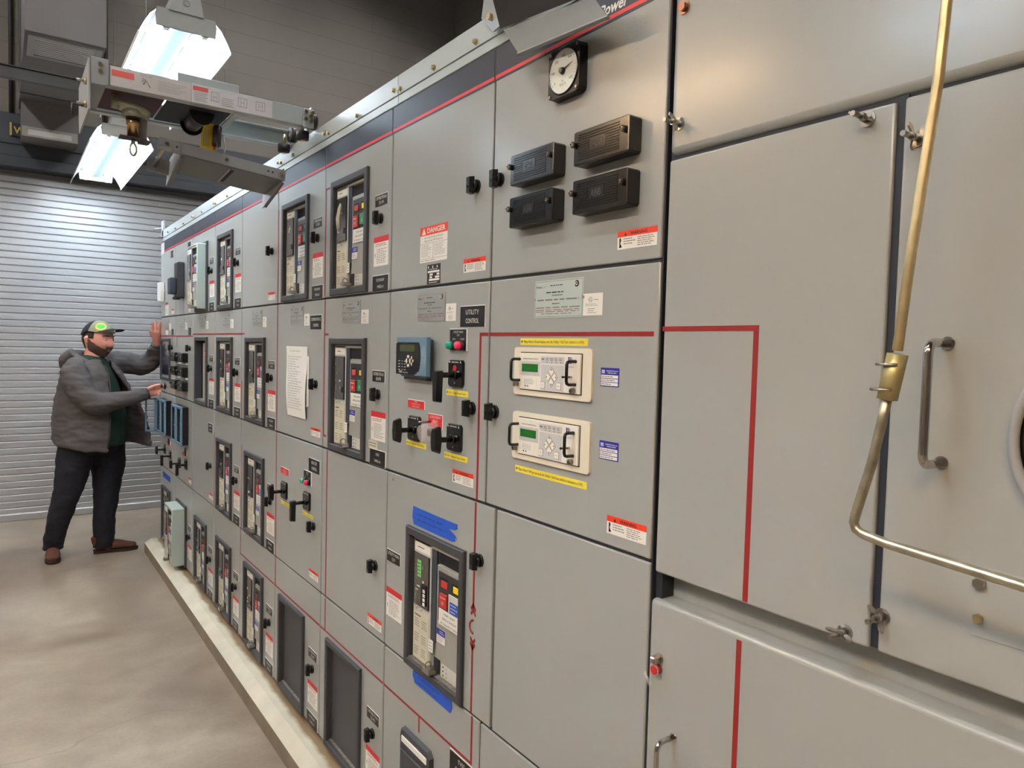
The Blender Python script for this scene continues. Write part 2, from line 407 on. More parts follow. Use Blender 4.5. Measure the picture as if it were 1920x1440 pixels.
# fluorescent fixtures
def fixture(y0, y1, label, tube='tube_cool', xc=0.665, z=2.95, group=None, slots=False):
    L = y1 - y0; t = empty('fluorescent_light', (xc, y0, z + 0.3), label, 'light', group); dz = -0.3
    m = MB(False)   # reflector: bent sheet, open below, with slots
    pr = [(-0.187, 0.0), (-0.172, 0.035), (-0.145, 0.085), (-0.118, 0.112), (-0.05, 0.118), (-0.03, 0.085), (0.03, 0.085), (0.05, 0.118), (0.118, 0.112), (0.145, 0.085), (0.172, 0.035), (0.187, 0.0)]
    for a, b in zip(pr, pr[1:]):
        q = [(a[0], 0, a[1] + dz), (b[0], 0, b[1] + dz), (b[0], L, b[1] + dz), (a[0], L, a[1] + dz)]
        m.poly(q, 'reflector'); q2 = [(x * 1.012, y, zz + 0.003) for x, y, zz in q]; m.poly(q2[::-1], 'fixture_white')
    for sgn in (-1, 1): m.box(sgn * 0.187 - 0.002, sgn * 0.187 + 0.002, 0, L, dz - 0.006, dz + 0.006, 'fixture_white')
    m.build('reflector', t, recalc=False)
    m = MB(False); m.box(-0.045, 0.036, 0.001, L - 0.001, dz + 0.078, dz + 0.0845, 'ridge'); m.build('channel_cover', t)
    if slots:
        n = max(4, int(L / 0.22))
        for xx in (-0.124, 0.038):
            first = None
            for k in range(n):
                yy = L * (k + 0.14) / n
                if first is None:
                    m = MB(False); ln = L * .6 / n; zz = 0.104 if xx < 0 else 0.081
                    m.box(xx, xx + 0.022, 0, ln, dz + zz, dz + zz + 0.0015, 'cavity'); first = m.build('slot', t, loc=(0, yy, 0))
                else:
                    c_ = first.copy(); C.objects.link(c_); c_.parent = t; c_.location = (0, yy, 0)
    for ye, s_ in ((-0.004, 1), (L, 1)):
        m = MB(False); m.prism([(-0.12, dz + 0.045), (-0.125, dz + 0.09), (-0.118, dz + 0.122), (0.118, dz + 0.122), (0.125, dz + 0.09), (0.12, dz + 0.045)], ye, ye + 0.004, 'fixture_grey', axis=1)
        m.box(-0.118, 0.118, ye - 0.003, ye + 0.006, dz + 0.045, dz + 0.058, 'fixture_grey')
        m.build('end_plate', t)
    m = MB(False); m.box(-0.062, 0.062, 0.0, L, dz + 0.116, dz + 0.185, 'fixture_grey', 0.004)
    m.prism([(-0.07, dz + 0.12), (-0.055, dz + 0.2), (0.055, dz + 0.2), (0.07, dz + 0.12)], -0.008, 0.0, 'fixture_grey', axis=1)
    m.ring((0.0, -0.009, dz + 0.165), (0, 1, 0), 0.012, 0.0015, 'fixture_grey', 14, 5)
    m.build('housing', t)
    for k, xx in enumerate((-0.078, 0.078)):
        m = MB(False); m.tube([(xx, 0.03, dz + 0.062), (xx, L - 0.03, dz + 0.062)], 0.016, tube, 14)
        m.build('lamp_tube', t)
    for xx in (-0.078, 0.078):
        for yy in (0.0, L - 0.03):
            m = MB(False); m.box(xx - 0.014, xx + 0.014, yy, yy + 0.03, dz + 0.04, dz + 0.11, 'fixture_white', 0.004); m.build('lamp_holder', t)
    for yy in (0.25 * L, 0.75 * L):
        m = MB(False); m.tube([(0, yy, dz + 0.185), (0, yy, 6.2 - z - 0.3)], 0.004, 'steel', 6); m.build('hanger', t)
    return t
fixture(3.45, 4.90, 'lit fluorescent fixture hanging directly above the hoist beam', slots=True, group='fluorescent fixtures above the aisle')
fixture(5.50, 7.15, 'lit fluorescent fixture farther back, in front of the shutter', slots=True, group='fluorescent fixtures above the aisle')
# ------------------------------------------------------------ switchgear
m = MB(False)
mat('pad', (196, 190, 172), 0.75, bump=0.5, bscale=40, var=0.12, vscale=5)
mat('pad_side_shaded', (128, 116, 100), 0.8, bump=0.5, bscale=30, var=0.16, vscale=6)  # same concrete, darker: weaker light on the vertical face put into the colour
def pad_dirt():
    nt = MATS['pad'].node_tree; N = nt.nodes; L = nt.links; b_ = N['Principled BSDF']; src = b_.inputs['Base Color'].links[0].from_socket
    geo = N.new('ShaderNodeNewGeometry'); sp = N.new('ShaderNodeSeparateXYZ'); L.new(geo.outputs['Position'], sp.inputs[0])
    n = N.new('ShaderNodeTexNoise'); n.inputs['Scale'].default_value = 7; n.inputs['Detail'].default_value = 5; L.new(geo.outputs['Position'], n.inputs['Vector'])
    ma = N.new('ShaderNodeMath'); ma.operation = 'MULTIPLY_ADD'; ma.inputs[1].default_value = 0.06; L.new(n.outputs['Fac'], ma.inputs[0]); L.new(sp.outputs['X'], ma.inputs[2])
    mr = N.new('ShaderNodeMapRange'); mr.inputs[1].default_value = 0.992; mr.inputs[2].default_value = 1.012; L.new(ma.outputs[0], mr.inputs[0])
    mx = N.new('ShaderNodeMix'); mx.data_type = 'RGBA'; mx.inputs[7].default_value = rgb(132, 112, 84); L.new(mr.outputs[0], mx.inputs[0]); L.new(src, mx.inputs[6]); L.new(mx.outputs[2], b_.inputs['Base Color'])
pad_dirt()
P_ = [(0.89, 0.0), (0.89, 0.072), (0.94, 0.1), (2.6, 0.1), (2.6, 0.0)]
for i in range(5):
    a, b = P_[i], P_[(i + 1) % 5]
    if i == 4: continue
    m.poly([(a[0], -2.5, a[1]), (b[0], -2.5, b[1]), (b[0], 6.12, b[1]), (a[0], 6.12, a[1])], 'pad' if i in (1, 2) else 'pad_side_shaded')
m.poly([(p[0], 6.12, p[1]) for p in P_], 'pad_side_shaded'); m.poly([(p[0], -2.5, p[1]) for p in P_], 'pad_side_shaded')
o = m.build('concrete_pad', loc=(0, 0, 0)); tag(o, 'long low concrete pad under the grey switchgear lineup', 'pad')

R = [0.117, 0.685, 1.2535, 1.823, 2.395]        # row lines
SE = [0.933, 1.508, 2.078, 2.648, 3.217, 3.800, 4.370, 4.950, 5.520, 6.090]   # section edges

def door(sec, o, ya, yb, za, zb, hole=None, name='door', gap=0.0034, ch=0.003, th=0.03, seg=2):
    """rolled-edge sheet door, front face at w=0; hole = (y0,y1,z0,z1)"""
    ya += gap; yb -= gap; za += gap; zb -= gap
    m = MB(True, o)
    if not hole:
        m.box(ya, yb, za, zb, -th, 0, 'paint', ch, seg)
    else:
        h0, h1, k0, k1 = hole
        def rect(a, b, c, d, w): return [(a, c, w), (b, c, w), (b, d, w), (a, d, w)]
        loops = [rect(ya, yb, za, zb, -th), rect(ya, yb, za, zb, -ch), rect(ya + ch * .3, yb - ch * .3, za + ch * .3, zb - ch * .3, -ch * .3), rect(ya + ch, yb - ch, za + ch, zb - ch, 0),
                 rect(h0, h1, k0, k1, 0), rect(h0, h1, k0, k1, -th)]
        V = [[m.bm.verts.new(m.T(p)) for p in l] for l in loops]; V.append(V[0])
        for A, B in zip(V, V[1:]):
            for i in range(4):
                m.bm.faces.new((A[i], A[(i + 1) % 4], B[(i + 1) % 4], B[i])).material_index = m.mi('paint')
    return m.build(name, sec)

def P(m, name, par, **k): return m.build(name, par)
def knob(par, o, y, z, k=1.0):
    m = MB(True, o)
    m.cyl((y, z, 0), (y, z, 0.006), 0.017 * k, 'black', n=20); m.cyl((y, z, 0.006), (y, z, 0.016), 0.0145 * k, 'black', 0.0125 * k, n=20)
    a = 0.0225 * k; b = 0.0085 * k; c = 0.0052 * k
    m.prism([(y - b, z + a), (y + b, z + a), (y + b * 1.05, z + a * .62), (y + c * 1.5, z + a * .3), (y + c * 1.7, z), (y + c * 1.5, z - a * .3), (y + b, z - a * .7), (y + b * .95, z - a), (y - b * .95, z - a), (y - b, z - a * .7), (y - c * 1.5, z - a * .3), (y - c * 1.7, z), (y - c * 1.5, z + a * .3), (y - b * 1.05, z + a * .62)], 0.014, 0.029, 'black', top=0.88)
    m.cyl((y, z - a * .2, 0.029), (y, z - a * .2, 0.0302), 0.003, 'black_gloss', n=10)
    return m.build('door_knob', par)
def plate(par, o, ya, yb, za, zb, lines, name='nameplate', face='engraved', edge='white_plate', ink='white', hts=None, lab=None):
    """engraved laminate plate: ya = left (far) edge"""
    m = MB(True, o); m.box(ya, yb, za, zb, 0, 0.0014, edge)
    e = min(0.002, (ya - yb) * 0.035)
    m.box(ya - e * .4, yb + e, za + e * .3, zb - e, 0.0010, 0.0017, face)
    n = len(lines); H = zb - za
    for i, t in enumerate(lines):
        hc = (hts[i] if hts else 0.20) * H; zc = zb - H * (i + 0.75) / (n + 0.5)
        if t: m.text(t, (ya + yb) / 2, zc - hc / 2, 0.0019, hc, ink, width=min((ya - yb) * 0.8, hc * len(t) * 0.72))
    o_ = m.build(name, par)
    if lab: o_['label'] = lab
    return o_
def warn_tall(par, o, Y0, Z0, ya=.127, yb=.018, za=.085, zb=.180):
    m = MB(True, o); ya, yb, za, zb = Y0 + ya, Y0 + yb, Z0 + za, Z0 + zb
    m.box(ya, yb, za, zb, 0, 0.0006, 'white'); H = zb - za
    m.box(ya, yb, zb - H * .19, zb, 0.0002, 0.0009, 'warn_red')
    m.strokes(ya - .012, yb + .012, zb - H * .34, zb - H * .22, 2, 'ink_red', 0.0009)
    m.strokes(ya - .022, yb + .01, za + H * .08, zb - H * .4, 9, 'ink', 0.0009, 0.42)
    m.prism([(ya - .008, za + H * .42), (ya - .013, za + H * .44), (ya - .011, za + H * .36), (ya - .015, za + H * .3), (ya - .010, za + H * .33)], 0.0007, 0.0009, 'ink_dark')
    return m.build('warning_label', par)
def warn_wide(par, o, ya, yb, za, zb, word=True):
    m = MB(True, o); H = zb - za; W = ya - yb
    m.box(ya, yb, za, zb, 0, 0.0006, 'white'); m.box(ya, yb, zb - H * .33, zb, 0.0002, 0.0009, 'warn_orange')
    if word: m.text('WARNING', (ya + yb) / 2 - W * .05, zb - H * .26, 0.0011, H * .17, 'ink_dark', width=W * .42, bold=True)
    m.prism([(ya - W * .24, zb - H * .27), (ya - W * .18, zb - H * .27), (ya - W * .21, zb - H * .1)], 0.0009, 0.0011, 'ink_dark')
    m.strokes(ya - W * .16, ya - W * .48, za + H * .22, zb - H * .38, 3, 'ink', 0.0009)
    m.strokes(ya - W * .52, yb + W * .04, za + H * .08, zb - H * .38, 5, 'ink', 0.0009)
    y = ya - W * .07; z = za + H * .3
    m.prism([(y + .002, z + H * .3), (y - .001, z + H * .34), (y - .003, z + H * .2), (y - .0005, z + H * .05), (y - .004, z - H * .18), (y - .0055, z - H * .18), (y - .001, z + H * .0), (y + .003, z - H * .2), (y + .0015, z - H * .2), (y + .002, z + H * .1)], 0.0007, 0.0009, 'ink_dark')
    return m.build('warning_label', par)
def tape_poly(par, o, rects, name='mimic_line'):
    m = MB(True, o)
    for a, b, c, d in rects: m.box(a, b, c, d, 0, 0.0006, 'tape_red')
    return m.build(name, par)
def rating(par, o, ya, yb, za, zb, light=False):
    m = MB(True, o); W = ya - yb; H = zb - za
    m.box(ya, yb, za, zb, 0, 0.001, 'rating_plate_light' if light else 'rating_plate')
    e = .03 * H
    for q in ((ya - e, yb + e, zb - e * 1.3, zb - e), (ya - e, yb + e, za + e, za + e * 1.3), (ya - e, ya - e * 1.3, za + e, zb - e), (yb + e, yb + e * 1.3, za + e, zb - e)): m.box(*q, 0.001, 0.0012, 'ink')
    m.text('Power', ya - W * .03, zb - H * .2, 0.0013, H * .055, 'ink_dark', width=W * .12, bold=True, align='L', shear=.2)
    m.text('Link', ya - W * .15, zb - H * .2, 0.0013, H * .065, 'tag_orange', width=W * .09, align='L', shear=.3)
    m.cyl((yb + W * .13, zb - H * .15, 0.001), (yb + W * .13, zb - H * .15, 0.0014), H * .085, 'ink_dark', n=16)
    m.text('SQ', yb + W * .15, zb - H * .18, 0.0016, H * .08, 'white', bold=True)
    m.strokes(ya - W * .33, ya - W * .63, zb - H * .18, zb - H * .12, 1, 'ink_dark', 0.0013)
    m.strokes(ya - W * .25, ya - W * .72, zb - H * .36, zb - H * .3, 1, 'ink_dark', 0.0013, 0.7)
    m.strokes(ya - W * .38, ya - W * .6, zb - H * .44, zb - H * .38, 1, 'ink_dark', 0.0013)
    m.strokes(ya - W * .06, yb + W * .07, zb - H * .56, zb - H * .49, 1, 'ink', 0.0013, 0.7, 0.05)
    m.strokes(ya - W * .38, ya - W * .58, zb - H * .66, zb - H * .6, 1, 'ink_dark', 0.0013)
    m.strokes(ya - W * .04, yb + W * .04, zb - H * .76, zb - H * .7, 1, 'ink', 0.0013, 0.6, 0.05)
    m.strokes(ya - W * .03, yb + W * .03, zb - H * .86, zb - H * .77, 2, 'ink_red', 0.0013, 0.5, 0.15)
    m.strokes(ya - W * .15, yb + W * .2, zb - H * .92, zb - H * .87, 1, 'ink', 0.0013)
    for yy in (ya, yb): m.cyl((yy, (za + zb) / 2, 0), (yy, (za + zb) / 2, 0.003), H * .035, 'steel', n=10)
    return m.build('rating_plate', par)
mat('tag_orange', (200, 120, 60), 0.5)
def ul(par, o, ya, yb, za, zb):
    m = MB(True, o); W = ya - yb; H = zb - za
    m.box(ya, yb, za, zb, 0, 0.0006, 'white')
    m.ring(((ya + yb) / 2 + W * .12, zb - H * .28, 0.0009), (0, 0, 1), H * .11, 0.0004 if H < .05 else 0.0007, 'ink_dark', 16, 4)
    m.text('UL', (ya + yb) / 2 + W * .12, zb - H * .32, 0.0009, H * .08, 'ink_dark', width=W * .13)
    m.strokes((ya + yb) / 2 - W * .05, yb + W * .2, zb - H * .33, zb - H * .25, 1, 'ink', 0.0009)
    m.strokes(ya - W * .12, yb + W * .1, zb - H * .58, zb - H * .45, 2, 'ink', 0.0009, .4)
    m.strokes(ya - W * .25, yb + W * .25, za + H * .08, zb - H * .65, 3, 'ink', 0.0009, .4)
    return m.build('certification_label', par)
def std_labels(par, o, Y0, Z0, rs=0.0, blue=False):
    rating(par, o, Y0 + .387, Y0 + .228, Z0 - .098, Z0 - .018)
    ul(par, o, Y0 + .221, Y0 + .161, Z0 - .100, Z0 - .053)
def bezel(par, o, Y0, Z0, mtl='bezel', y=(.170, .491), z=(.006, .421), wy=.0225, wz=.024):
    """moulded escutcheon round the breaker opening"""
    m = MB(True, o); a, b, c, d = Y0 + y[0], Y0 + y[1], Z0 + z[0], Z0 + z[1]
    def rect(i, w, j=None): j = i if j is None else j; return [(a + i, c + j, w), (b - i, c + j, w), (b - i, d - j, w), (a + i, d - j, w)]
    loops = [rect(0, 0), rect(0, .009), rect(.003, .012), rect(wy - .003, .012, wz - .003), rect(wy, .009, wz), rect(wy, -.03, wz)]
    V = [[m.bm.verts.new(m.T(p)) for p in l] for l in loops]
    for A, B in zip(V, V[1:]):
        for i in range(4): m.bm.faces.new((A[i], A[(i + 1) % 4], B[(i + 1) % 4], B[i])).material_index = m.mi(mtl)
    return m.build('bezel', par)
def navy(par, o, ya, yb):
    m = MB(True, o); m.box(ya, yb, 2.3095, 2.390, 0, 0.0006, 'navy'); m.box(ya, yb, 2.3150, 2.3235, 0.0003, 0.0009, 'stripe_red')
    return m.build('stripe', par)

# breaker face, local coordinates: y from the section's near edge, z from the row line
def breaker(Y0, Z0, label, off=-0.004, extra=0.0, variant=0, green=True, yl=(.197, .466), reverse=None, drawn=False, closed=True):
    f = off + extra; o = (Y0 + .34, Z0 + .02); y0, y1 = Y0 + yl[0], Y0 + yl[1]; z0, z1 = Z0 + .030, Z0 + .394
    t = empty('circuit_breaker', (1, o[0], o[1]), label, 'circuit breaker', 'draw-out circuit breakers')
    W = y1 - y0; ys = y1 - .104                # right edge of trip unit strip
    m = MB(True, o)                               # body with recessed right half
    m.box(y0, y1, z0, z1, -0.30, f - .010, 'breaker_grey')
    m.box(ys, y1, z0, z1, f - .012, f, 'breaker_light', .003)
    m.box(y0, y1, z1 - .008, z1, f - .012, f, 'breaker_light')
    yr = y1 - .138                             # left edge of right column
    m.box(y0, yr, z0, z1 - .048, f - .012, f - .002, 'breaker_grey', .002)
    m.box(y0, yr, z1 - .046, z1 - .010, f - .0115, f - .0095, 'cavity')
    m.build('housing', t)
    m = MB(True, o); m.box(yr + .002, ys - .002, z0 + .085, z1 - .010, f - .0115, f - .001, 'slot', .001); m.build('slot_rail', t)
    m = MB(True, o)                               # trip unit
    a, b = y1 - .006, ys + .004
    m.box(a, b, z1 - .034, z1 - .012, f, f + .001, 'white'); m.strokes(a - .02, b + .03, z1 - .026, z1 - .018, 1, 'ink_dark', f + .0013)
    m.box(a, b, z0 + .168, z1 - .040, f, f + .006, 'trip_window', .001)
    random.seed(int(Y0 * 100 + Z0 * 7)); q = f + .0065
    for k in range(3): m.poly([(a - .01 - .006 * k, z1 - .30 + .05 * 0 + .06 * k * 0 + .10, q), (a - .0085 - .006 * k, z1 - .20, q), (a - .02 - .005 * k, z1 - .145, q), (a - .0215 - .005 * k, z1 - .145, q)], 'ink_grey')
    for k in range(5):
        yy = a - .012 - random.random() * .05; zz = z1 - .06 - random.random() * .14
        m.box(yy, yy - random.uniform(.006, .02), zz, zz - random.uniform(.002, .012), q, q + .0004, random.choice(['ink_grey', 'steel', 'white', 'ink', 'beige']))
    if variant == 1:
        m.box(a - .03, a - .052, z1 - .108, z1 - .058, q, q + .0006, 'lcd_lit'); m.strokes(a - .032, a - .05, z1 - .104, z1 - .062, 4, 'ink_dark', q + .0009)
        m.box(b + .038, b + .008, z1 - .185, z1 - .125, q, q + .002, 'cavity')
        for k in range(4): m.box(b + .026, b + .014, z1 - .138 - k * .013, z1 - .147 - k * .013, q + .002, q + .003, 'white')
    if variant == 2:                              # pale wiring visible
        for k in range(3): m.tube([(a - .02 - k * .01, z1 - .15, q), (a - .012 - k * .012, z1 - .11, q + .001), (a - .03 - k * .008, z1 - .075, q + .001), (a - .045, z1 - .06, q)], .0035, 'beige', 6)
    m.box(b + .02, b + .008, z1 - .15, z1 - .17, q, q + .001, 'black')
    for k in range(2): m.ball((a - .02 - .026 * k, z0 + .158, f + .001), .005, 'breaker_light', 8)
    m.build('trip_unit', t)
    m = MB(True, o); m.box(a, b + .002, z0 + .004, z0 + .145, f, f + .001, 'beige')
    m.strokes(a - .008, a - .045, z0 + .132, z0 + .14, 1, 'ink_dark', f + .0013, .7)
    for zz in (.10, .055, .015):
        m.strokes(a - .008, a - .04, z0 + zz, z0 + zz + .028, 4, 'ink', f + .0013, .5); m.strokes(a - .05, b + .01, z0 + zz, z0 + zz + .028, 4, 'ink', f + .0013, .5)
    m.build('data_label', t)
    # right column: dark control panel with flags and push buttons
    c, d = yr - .012, y0 + .002; H = .142; zt = z1 - .062
    m = MB(True, o); m.box(c, d, zt - H, zt, f - .002, f + .0005, 'breaker_dark', .001); wv = c - d
    m.box(c - wv * .08, c - wv * .40, zt - .044, zt - .016, f, f + .001, 'cavity'); m.box(c - wv * .6, c - wv * .96, zt - .044, zt - .016, f, f + .001, 'cavity')
    m.build('control_panel', t)
    m = MB(True, o); m.box(c - wv * .14, c - wv * .42, zt - .042, zt - .022, f, f + .003, 'red_button' if green or variant == 1 else 'flag_dim', .0008); m.build('position_flag', t)['label'] = 'red position flag'
    m = MB(True, o); m.box(c - wv * .68, c - wv * .96, zt - .040, zt - .022, f, f + .003, ('yellow_ind' if green or variant == 1 else 'breaker_grey') if variant != 3 else 'green_button', .0008); m.build('position_flag', t)
    m = MB(True, o); m.box(c - wv * .12, c - wv * .44, zt - .098, zt - .058, f, f + .006, 'red_button', .001)
    m.ring((c - wv * .28, zt - .084, f + .0063), (0, 0, 1), .004, .0007, 'white', 12, 4); m.strokes(c - wv * .16, c - wv * .42, zt - .071, zt - .067, 1, 'white', f + .0063, .8)
    m.build('open_button', t)['label'] = 'red push button'
    m = MB(True, o)
    if green: m.box(c - wv * .60, c - wv * .92, zt - .094, zt - .056, f, f + .006, 'green_button', .001); m.box(c - wv * .75, c - wv * .77, zt - .086, zt - .074, f + .006, f + .0063, 'white')
    else:
        m.box(c - wv * .50, c - wv * .98, zt - .102, zt - .050, f, f + .004, 'breaker_light', .001); m.box(c - wv * .58, c - wv * .96, zt - .100, zt - .068, f + .004, f + .0055, 'tag_blue', .0006)
        m.strokes(c - wv * .62, c - wv * .92, zt - .098, zt - .070, 3, 'white', f + .0058, .3)
    m.build('close_button', t)
    m = MB(True, o); zz = zt - .150
    m.box(c - wv * .06, d, zz, zz + .046, f + .0006, f + .0018, 'white')
    for i, s_ in enumerate(('TRIP UNIT', 'REPLACEMENT', 'BY SQUARE D ONLY')): m.text(s_, (c + d) / 2 - wv * .03, zz + .032 - i * .014, f + .0021, .006, 'ink_dark', width=wv * (.5, .62, .74)[i])
    m.build('notice_label', t)
    m = MB(True, o); zz = zt - .205
    m.box(c + .004, c - .042, zz, zz + .040, f - .001, f + .0006, 'white'); m.box(c + .004, c - .042, zz + .022, zz + .040, f, f + .0009, 'label_blue')
    m.strokes(c - .012, c - .040, zz + .026, zz + .037, 2, 'white', f + .0012); m.strokes(c, c - .040, zz + .003, zz + .020, 3, 'ink', f + .0009, .4)
    m.build('test_sticker', t)
    m = MB(True, o)
    m.box(ys + .004, ys - .022, z0 + .052, z0 + .088, f, f + .001, 'white'); m.strokes(ys, ys - .018, z0 + .056, z0 + .084, 3, 'ink', f + .0013, .3)
    m.build('test_sticker', t)
    m = MB(True, o)                               # racking shutter: dark pocket, key tab and indicator dots
    m.box(yr + .006, yr - .028, z0 + .006, z0 + .046, f - .001, f + .0006, 'cavity')
    m.prism([(yr + .022, z0 + .004), (yr - .018, z0 + .004), (yr - .016, z0 + .016), (yr + .020, z0 + .016)], f, f + .030, 'steel')
    m.ring((yr + .012, z0 + .022, f + .016), (1, 0, 0), .009, .0022, 'steel', 14, 6)
    m.box(yr - .036, d, z0 + .004, z0 + .042, f - .001, f + .0006, 'breaker_light')
    for r_ in range(3):
        for q_ in range(2): m.cyl((yr - .048 - q_ * .018, z0 + .011 + r_ * .012, f), (yr - .048 - q_ * .018, z0 + .011 + r_ * .012, f + .0012), .0028, ('black', 'ink_grey')[q_], n=8)
    m.build('racking_lock', t)
    if drawn:
        m = MB(True, o); m.box(y0 - .012, y0 - .0005, z0 - .012, z1 + .012, -0.25, f + .004, 'draw_grey', .006, 2)
        m.box(y0 - .012, y1, z1 + .0005, z1 + .012, -0.25, f + .002, 'draw_grey', .005, 2)
        m.build('side_shroud', t)
    return t

def section(i, label):
    Y0, Y1 = SE[i], SE[i + 1]
    t = empty('switchgear_section', (1, Y0, 0.1), label, 'switchgear cabinet', 'switchgear lineup sections')
    o = (Y0, 0.1)
    m = MB(True, o)
    m.box(Y0 + .002, Y1 - .002, 2.396, 2.470, -1.35, -.012, 'galv'); m.box(Y0 + .001, Y1 - .001, .1005, .117, -1.3, -.02, 'paint_frame')
    if True:
        # frame: back box behind the doors with posts between the cubicles
        m.box(Y0 + .001, Y1 - .001, .117, 2.396, -1.35, -.36, 'paint_frame')
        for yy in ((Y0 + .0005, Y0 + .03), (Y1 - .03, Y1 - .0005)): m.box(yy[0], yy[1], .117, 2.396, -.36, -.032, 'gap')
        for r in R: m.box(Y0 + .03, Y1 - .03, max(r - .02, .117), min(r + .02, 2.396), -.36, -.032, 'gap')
        for r in R[1:4]: m.box(Y0 + .004, Y1 - .004, r - .003, r + .003, -.032, -.0045, 'gap')  # added dark strips: seam shade between the rows put in as colour
        m.box(Y0 - .0008 if i else Y0 + .0002, Y0 + .003, .12, 2.392, -.032, -.0045, 'gap')  # added dark strip for the shade in the seam between sections
    m.build('frame', t)
    return t, o
def interior(m, Y0, Z0):
    pass

SEC = {}
for i, lab in [(0, 'grey cabinet section with round voltmeter and four black relay boxes at its top'),
               (1, 'grey cabinet section carrying the DANGER sign and the UTILITY CONTROL nameplate'),
               (2, 'grey cabinet section left of the DANGER sign section, two breakers above a plain door'),
               (3, 'grey cabinet section with the paper sheet and the BUS TIE CONTROL door'),
               (4, 'grey cabinet section left of the paper sheet, three breakers under a plain top door'),
               (5, 'grey cabinet section with four breakers stacked one above the other'),
               (6, 'grey cabinet section whose top breaker is racked out of its opening'),
               (7, 'grey cabinet section second from the far end, with black relays over blue meters'),
               (8, 'farthest grey cabinet section, the one the man is touching')]:
    SEC[i] = section(i, lab)

def bdoor(i, r, black_plate=True, lines=('DISTRIBUTION', '52-M1'), mtl='bezel', lab2=None, labels=False, sw=False):
    t, o = SEC[i]; Y0 = SE[i]; Y1 = SE[i + 1]; Z0 = R[r]
    d = door(t, o, Y0, Y1, Z0, R[r + 1], hole=(Y0 + .186, Y0 + .476, Z0 + .022, Z0 + .404))
    bezel(d, o, Y0, Z0, mtl); knob(d, o, Y0 + .076, Z0 + .237)
    plate(d, o, Y0 + .121, Y0 + .026, Z0 + .277, Z0 + .3155, lines, hts=(.26, .26))
    warn_tall(d, o, Y0, Z0)
    if black_plate: plate(d, o, Y0 + .132, Y0 + .012, Z0 + .002, Z0 + .056, lab2 or ('SECONDARY', 'SWBD-A1'), hts=(.17, .17))
    if r == 3: navy(d, o, Y0 + .004, Y1 - .004)
    return d, t, o, Y0, Z0
BR = {}
# ---- row 4 (top) r=3, row below r=2, then r=1, bottom r=0
d, t, o, Y0, Z0 = bdoor(2, 3, lines=('DISTRIBUTION #1', '52-M1'), lab2=('SECONDARY', 'SWBD-A1'))
tape_poly(d, o, [(2.645, 2.6375, Z0 + .01, 2.235), (2.645, 2.602, 2.228, 2.235)])
d, t, o, Y0, Z0 = bdoor(3, 3, lines=('DISTRIBUTION #2', '52-M2'), lab2=('SECONDARY', 'SWBD-A2'))
tape_poly(d, o, [(3.213, 3.2055, Z0 + .01, 2.235)])
bdoor(5, 3); bdoor(6, 3)
d, t, o, Y0, Z0 = bdoor(2, 2, lines=('DISTRIBUTION #2', '52-M3'), lab2=('SWBD', 'SWBD-A3'))
std_labels(d, o, Y0, R[3]); tape_poly(d, o, [(2.642, 2.634, Z0 + .05, R[3] - .004), (2.642, 2.60, 1.683, 1.691), (2.642, 2.61, 1.298, 1.305)])
m = MB(True, o); m.box(2.222, 2.154, Z0 + .056, Z0 + .082, 0, .0006, 'beige'); m.strokes(2.218, 2.158, Z0 + .060, Z0 + .078, 2, 'ink', .0009); m.build('note_label', d)
for i in (4, 5, 6):
    d, t, o, Y0, Z0 = bdoor(i, 2); std_labels(d, o, Y0, R[3])
    if i > 4: tape_poly(d, o, [(SE[i + 1] - .004, Y0 + .004, 1.688, 1.696)])
    else: tape_poly(d, o, [(SE[i + 1] - .004, Y0 + .53, 1.688, 1.696), (Y0 + .577, Y0 + .57, Z0 + .01, Z0 + .2)])
for i in (4, 5): 
    d, t, o, Y0, Z0 = bdoor(i, 1)
    tape_poly(d, o, [(Y0 + .566, Y0 + .559, Z0 + .004, Z0 + .44)])
for i, cov in ((2, 'c'), (3, 'c'), (4, 0), (5, 0), (6, 0), (8, 0)):
    d, t, o, Y0, Z0 = bdoor(i, 0, black_plate=i != 8)
    if i in (2, 3, 4): tape_poly(d, o, [(SE[i + 1] - .004, Y0 + .004, .5515, .5585)] + ([(2.600, 2.592, .5585, R[1] - .004)] if i == 2 else [(SE[i + 1] - .006, SE[i + 1] - .013, .5585, R[1] - .004)]))
d, t, o, Y0, Z0 = bdoor(7, 0, black_plate=False)

FACE = {(2, 3): ('white wires in its trip window, left of the DANGER sign', dict(variant=2)),
        (3, 3): ('top row, second opening left of the DANGER sign', dict(variant=3)),
        (5, 3): ('top row, directly right of the racked-out one', dict(green=False)),
        (2, 2): ('between the paper sheet and the blue power meter', dict(variant=0)),
        (4, 2): ('second row, just left of the paper sheet', dict(green=False)),
        (5, 2): ('second row, second opening left of the paper sheet', dict(green=False)),
        (4, 1): ('third row, right one of two side by side', dict(green=False)),
        (5, 1): ('third row, left one of two side by side', dict(green=False)),
        (4, 0): ('bottom row, directly left of the blank dark covers', dict(green=False)),
        (5, 0): ('bottom row, second left of the blank dark covers', dict(green=False)),
        (6, 0): ('bottom row, third left of the blank dark covers', dict(green=False)),
        (8, 0): ('farthest bottom opening at the end of the pad', dict(green=False))}
for (i, r), (lab, kw) in FACE.items():
    breaker(SE[i], R[r], 'grey draw-out circuit breaker, ' + lab, **kw)
breaker(SE[6], R[3], 'racked-out circuit breaker with pale grey side, sticking out of the top row', extra=.060, green=False, drawn=True, yl=(.200, .466))
breaker(SE[7], R[0], 'racked-out circuit breaker with pale grey side, sticking out near the floor by the man', extra=.090, green=False, drawn=True, yl=(.203, .466))
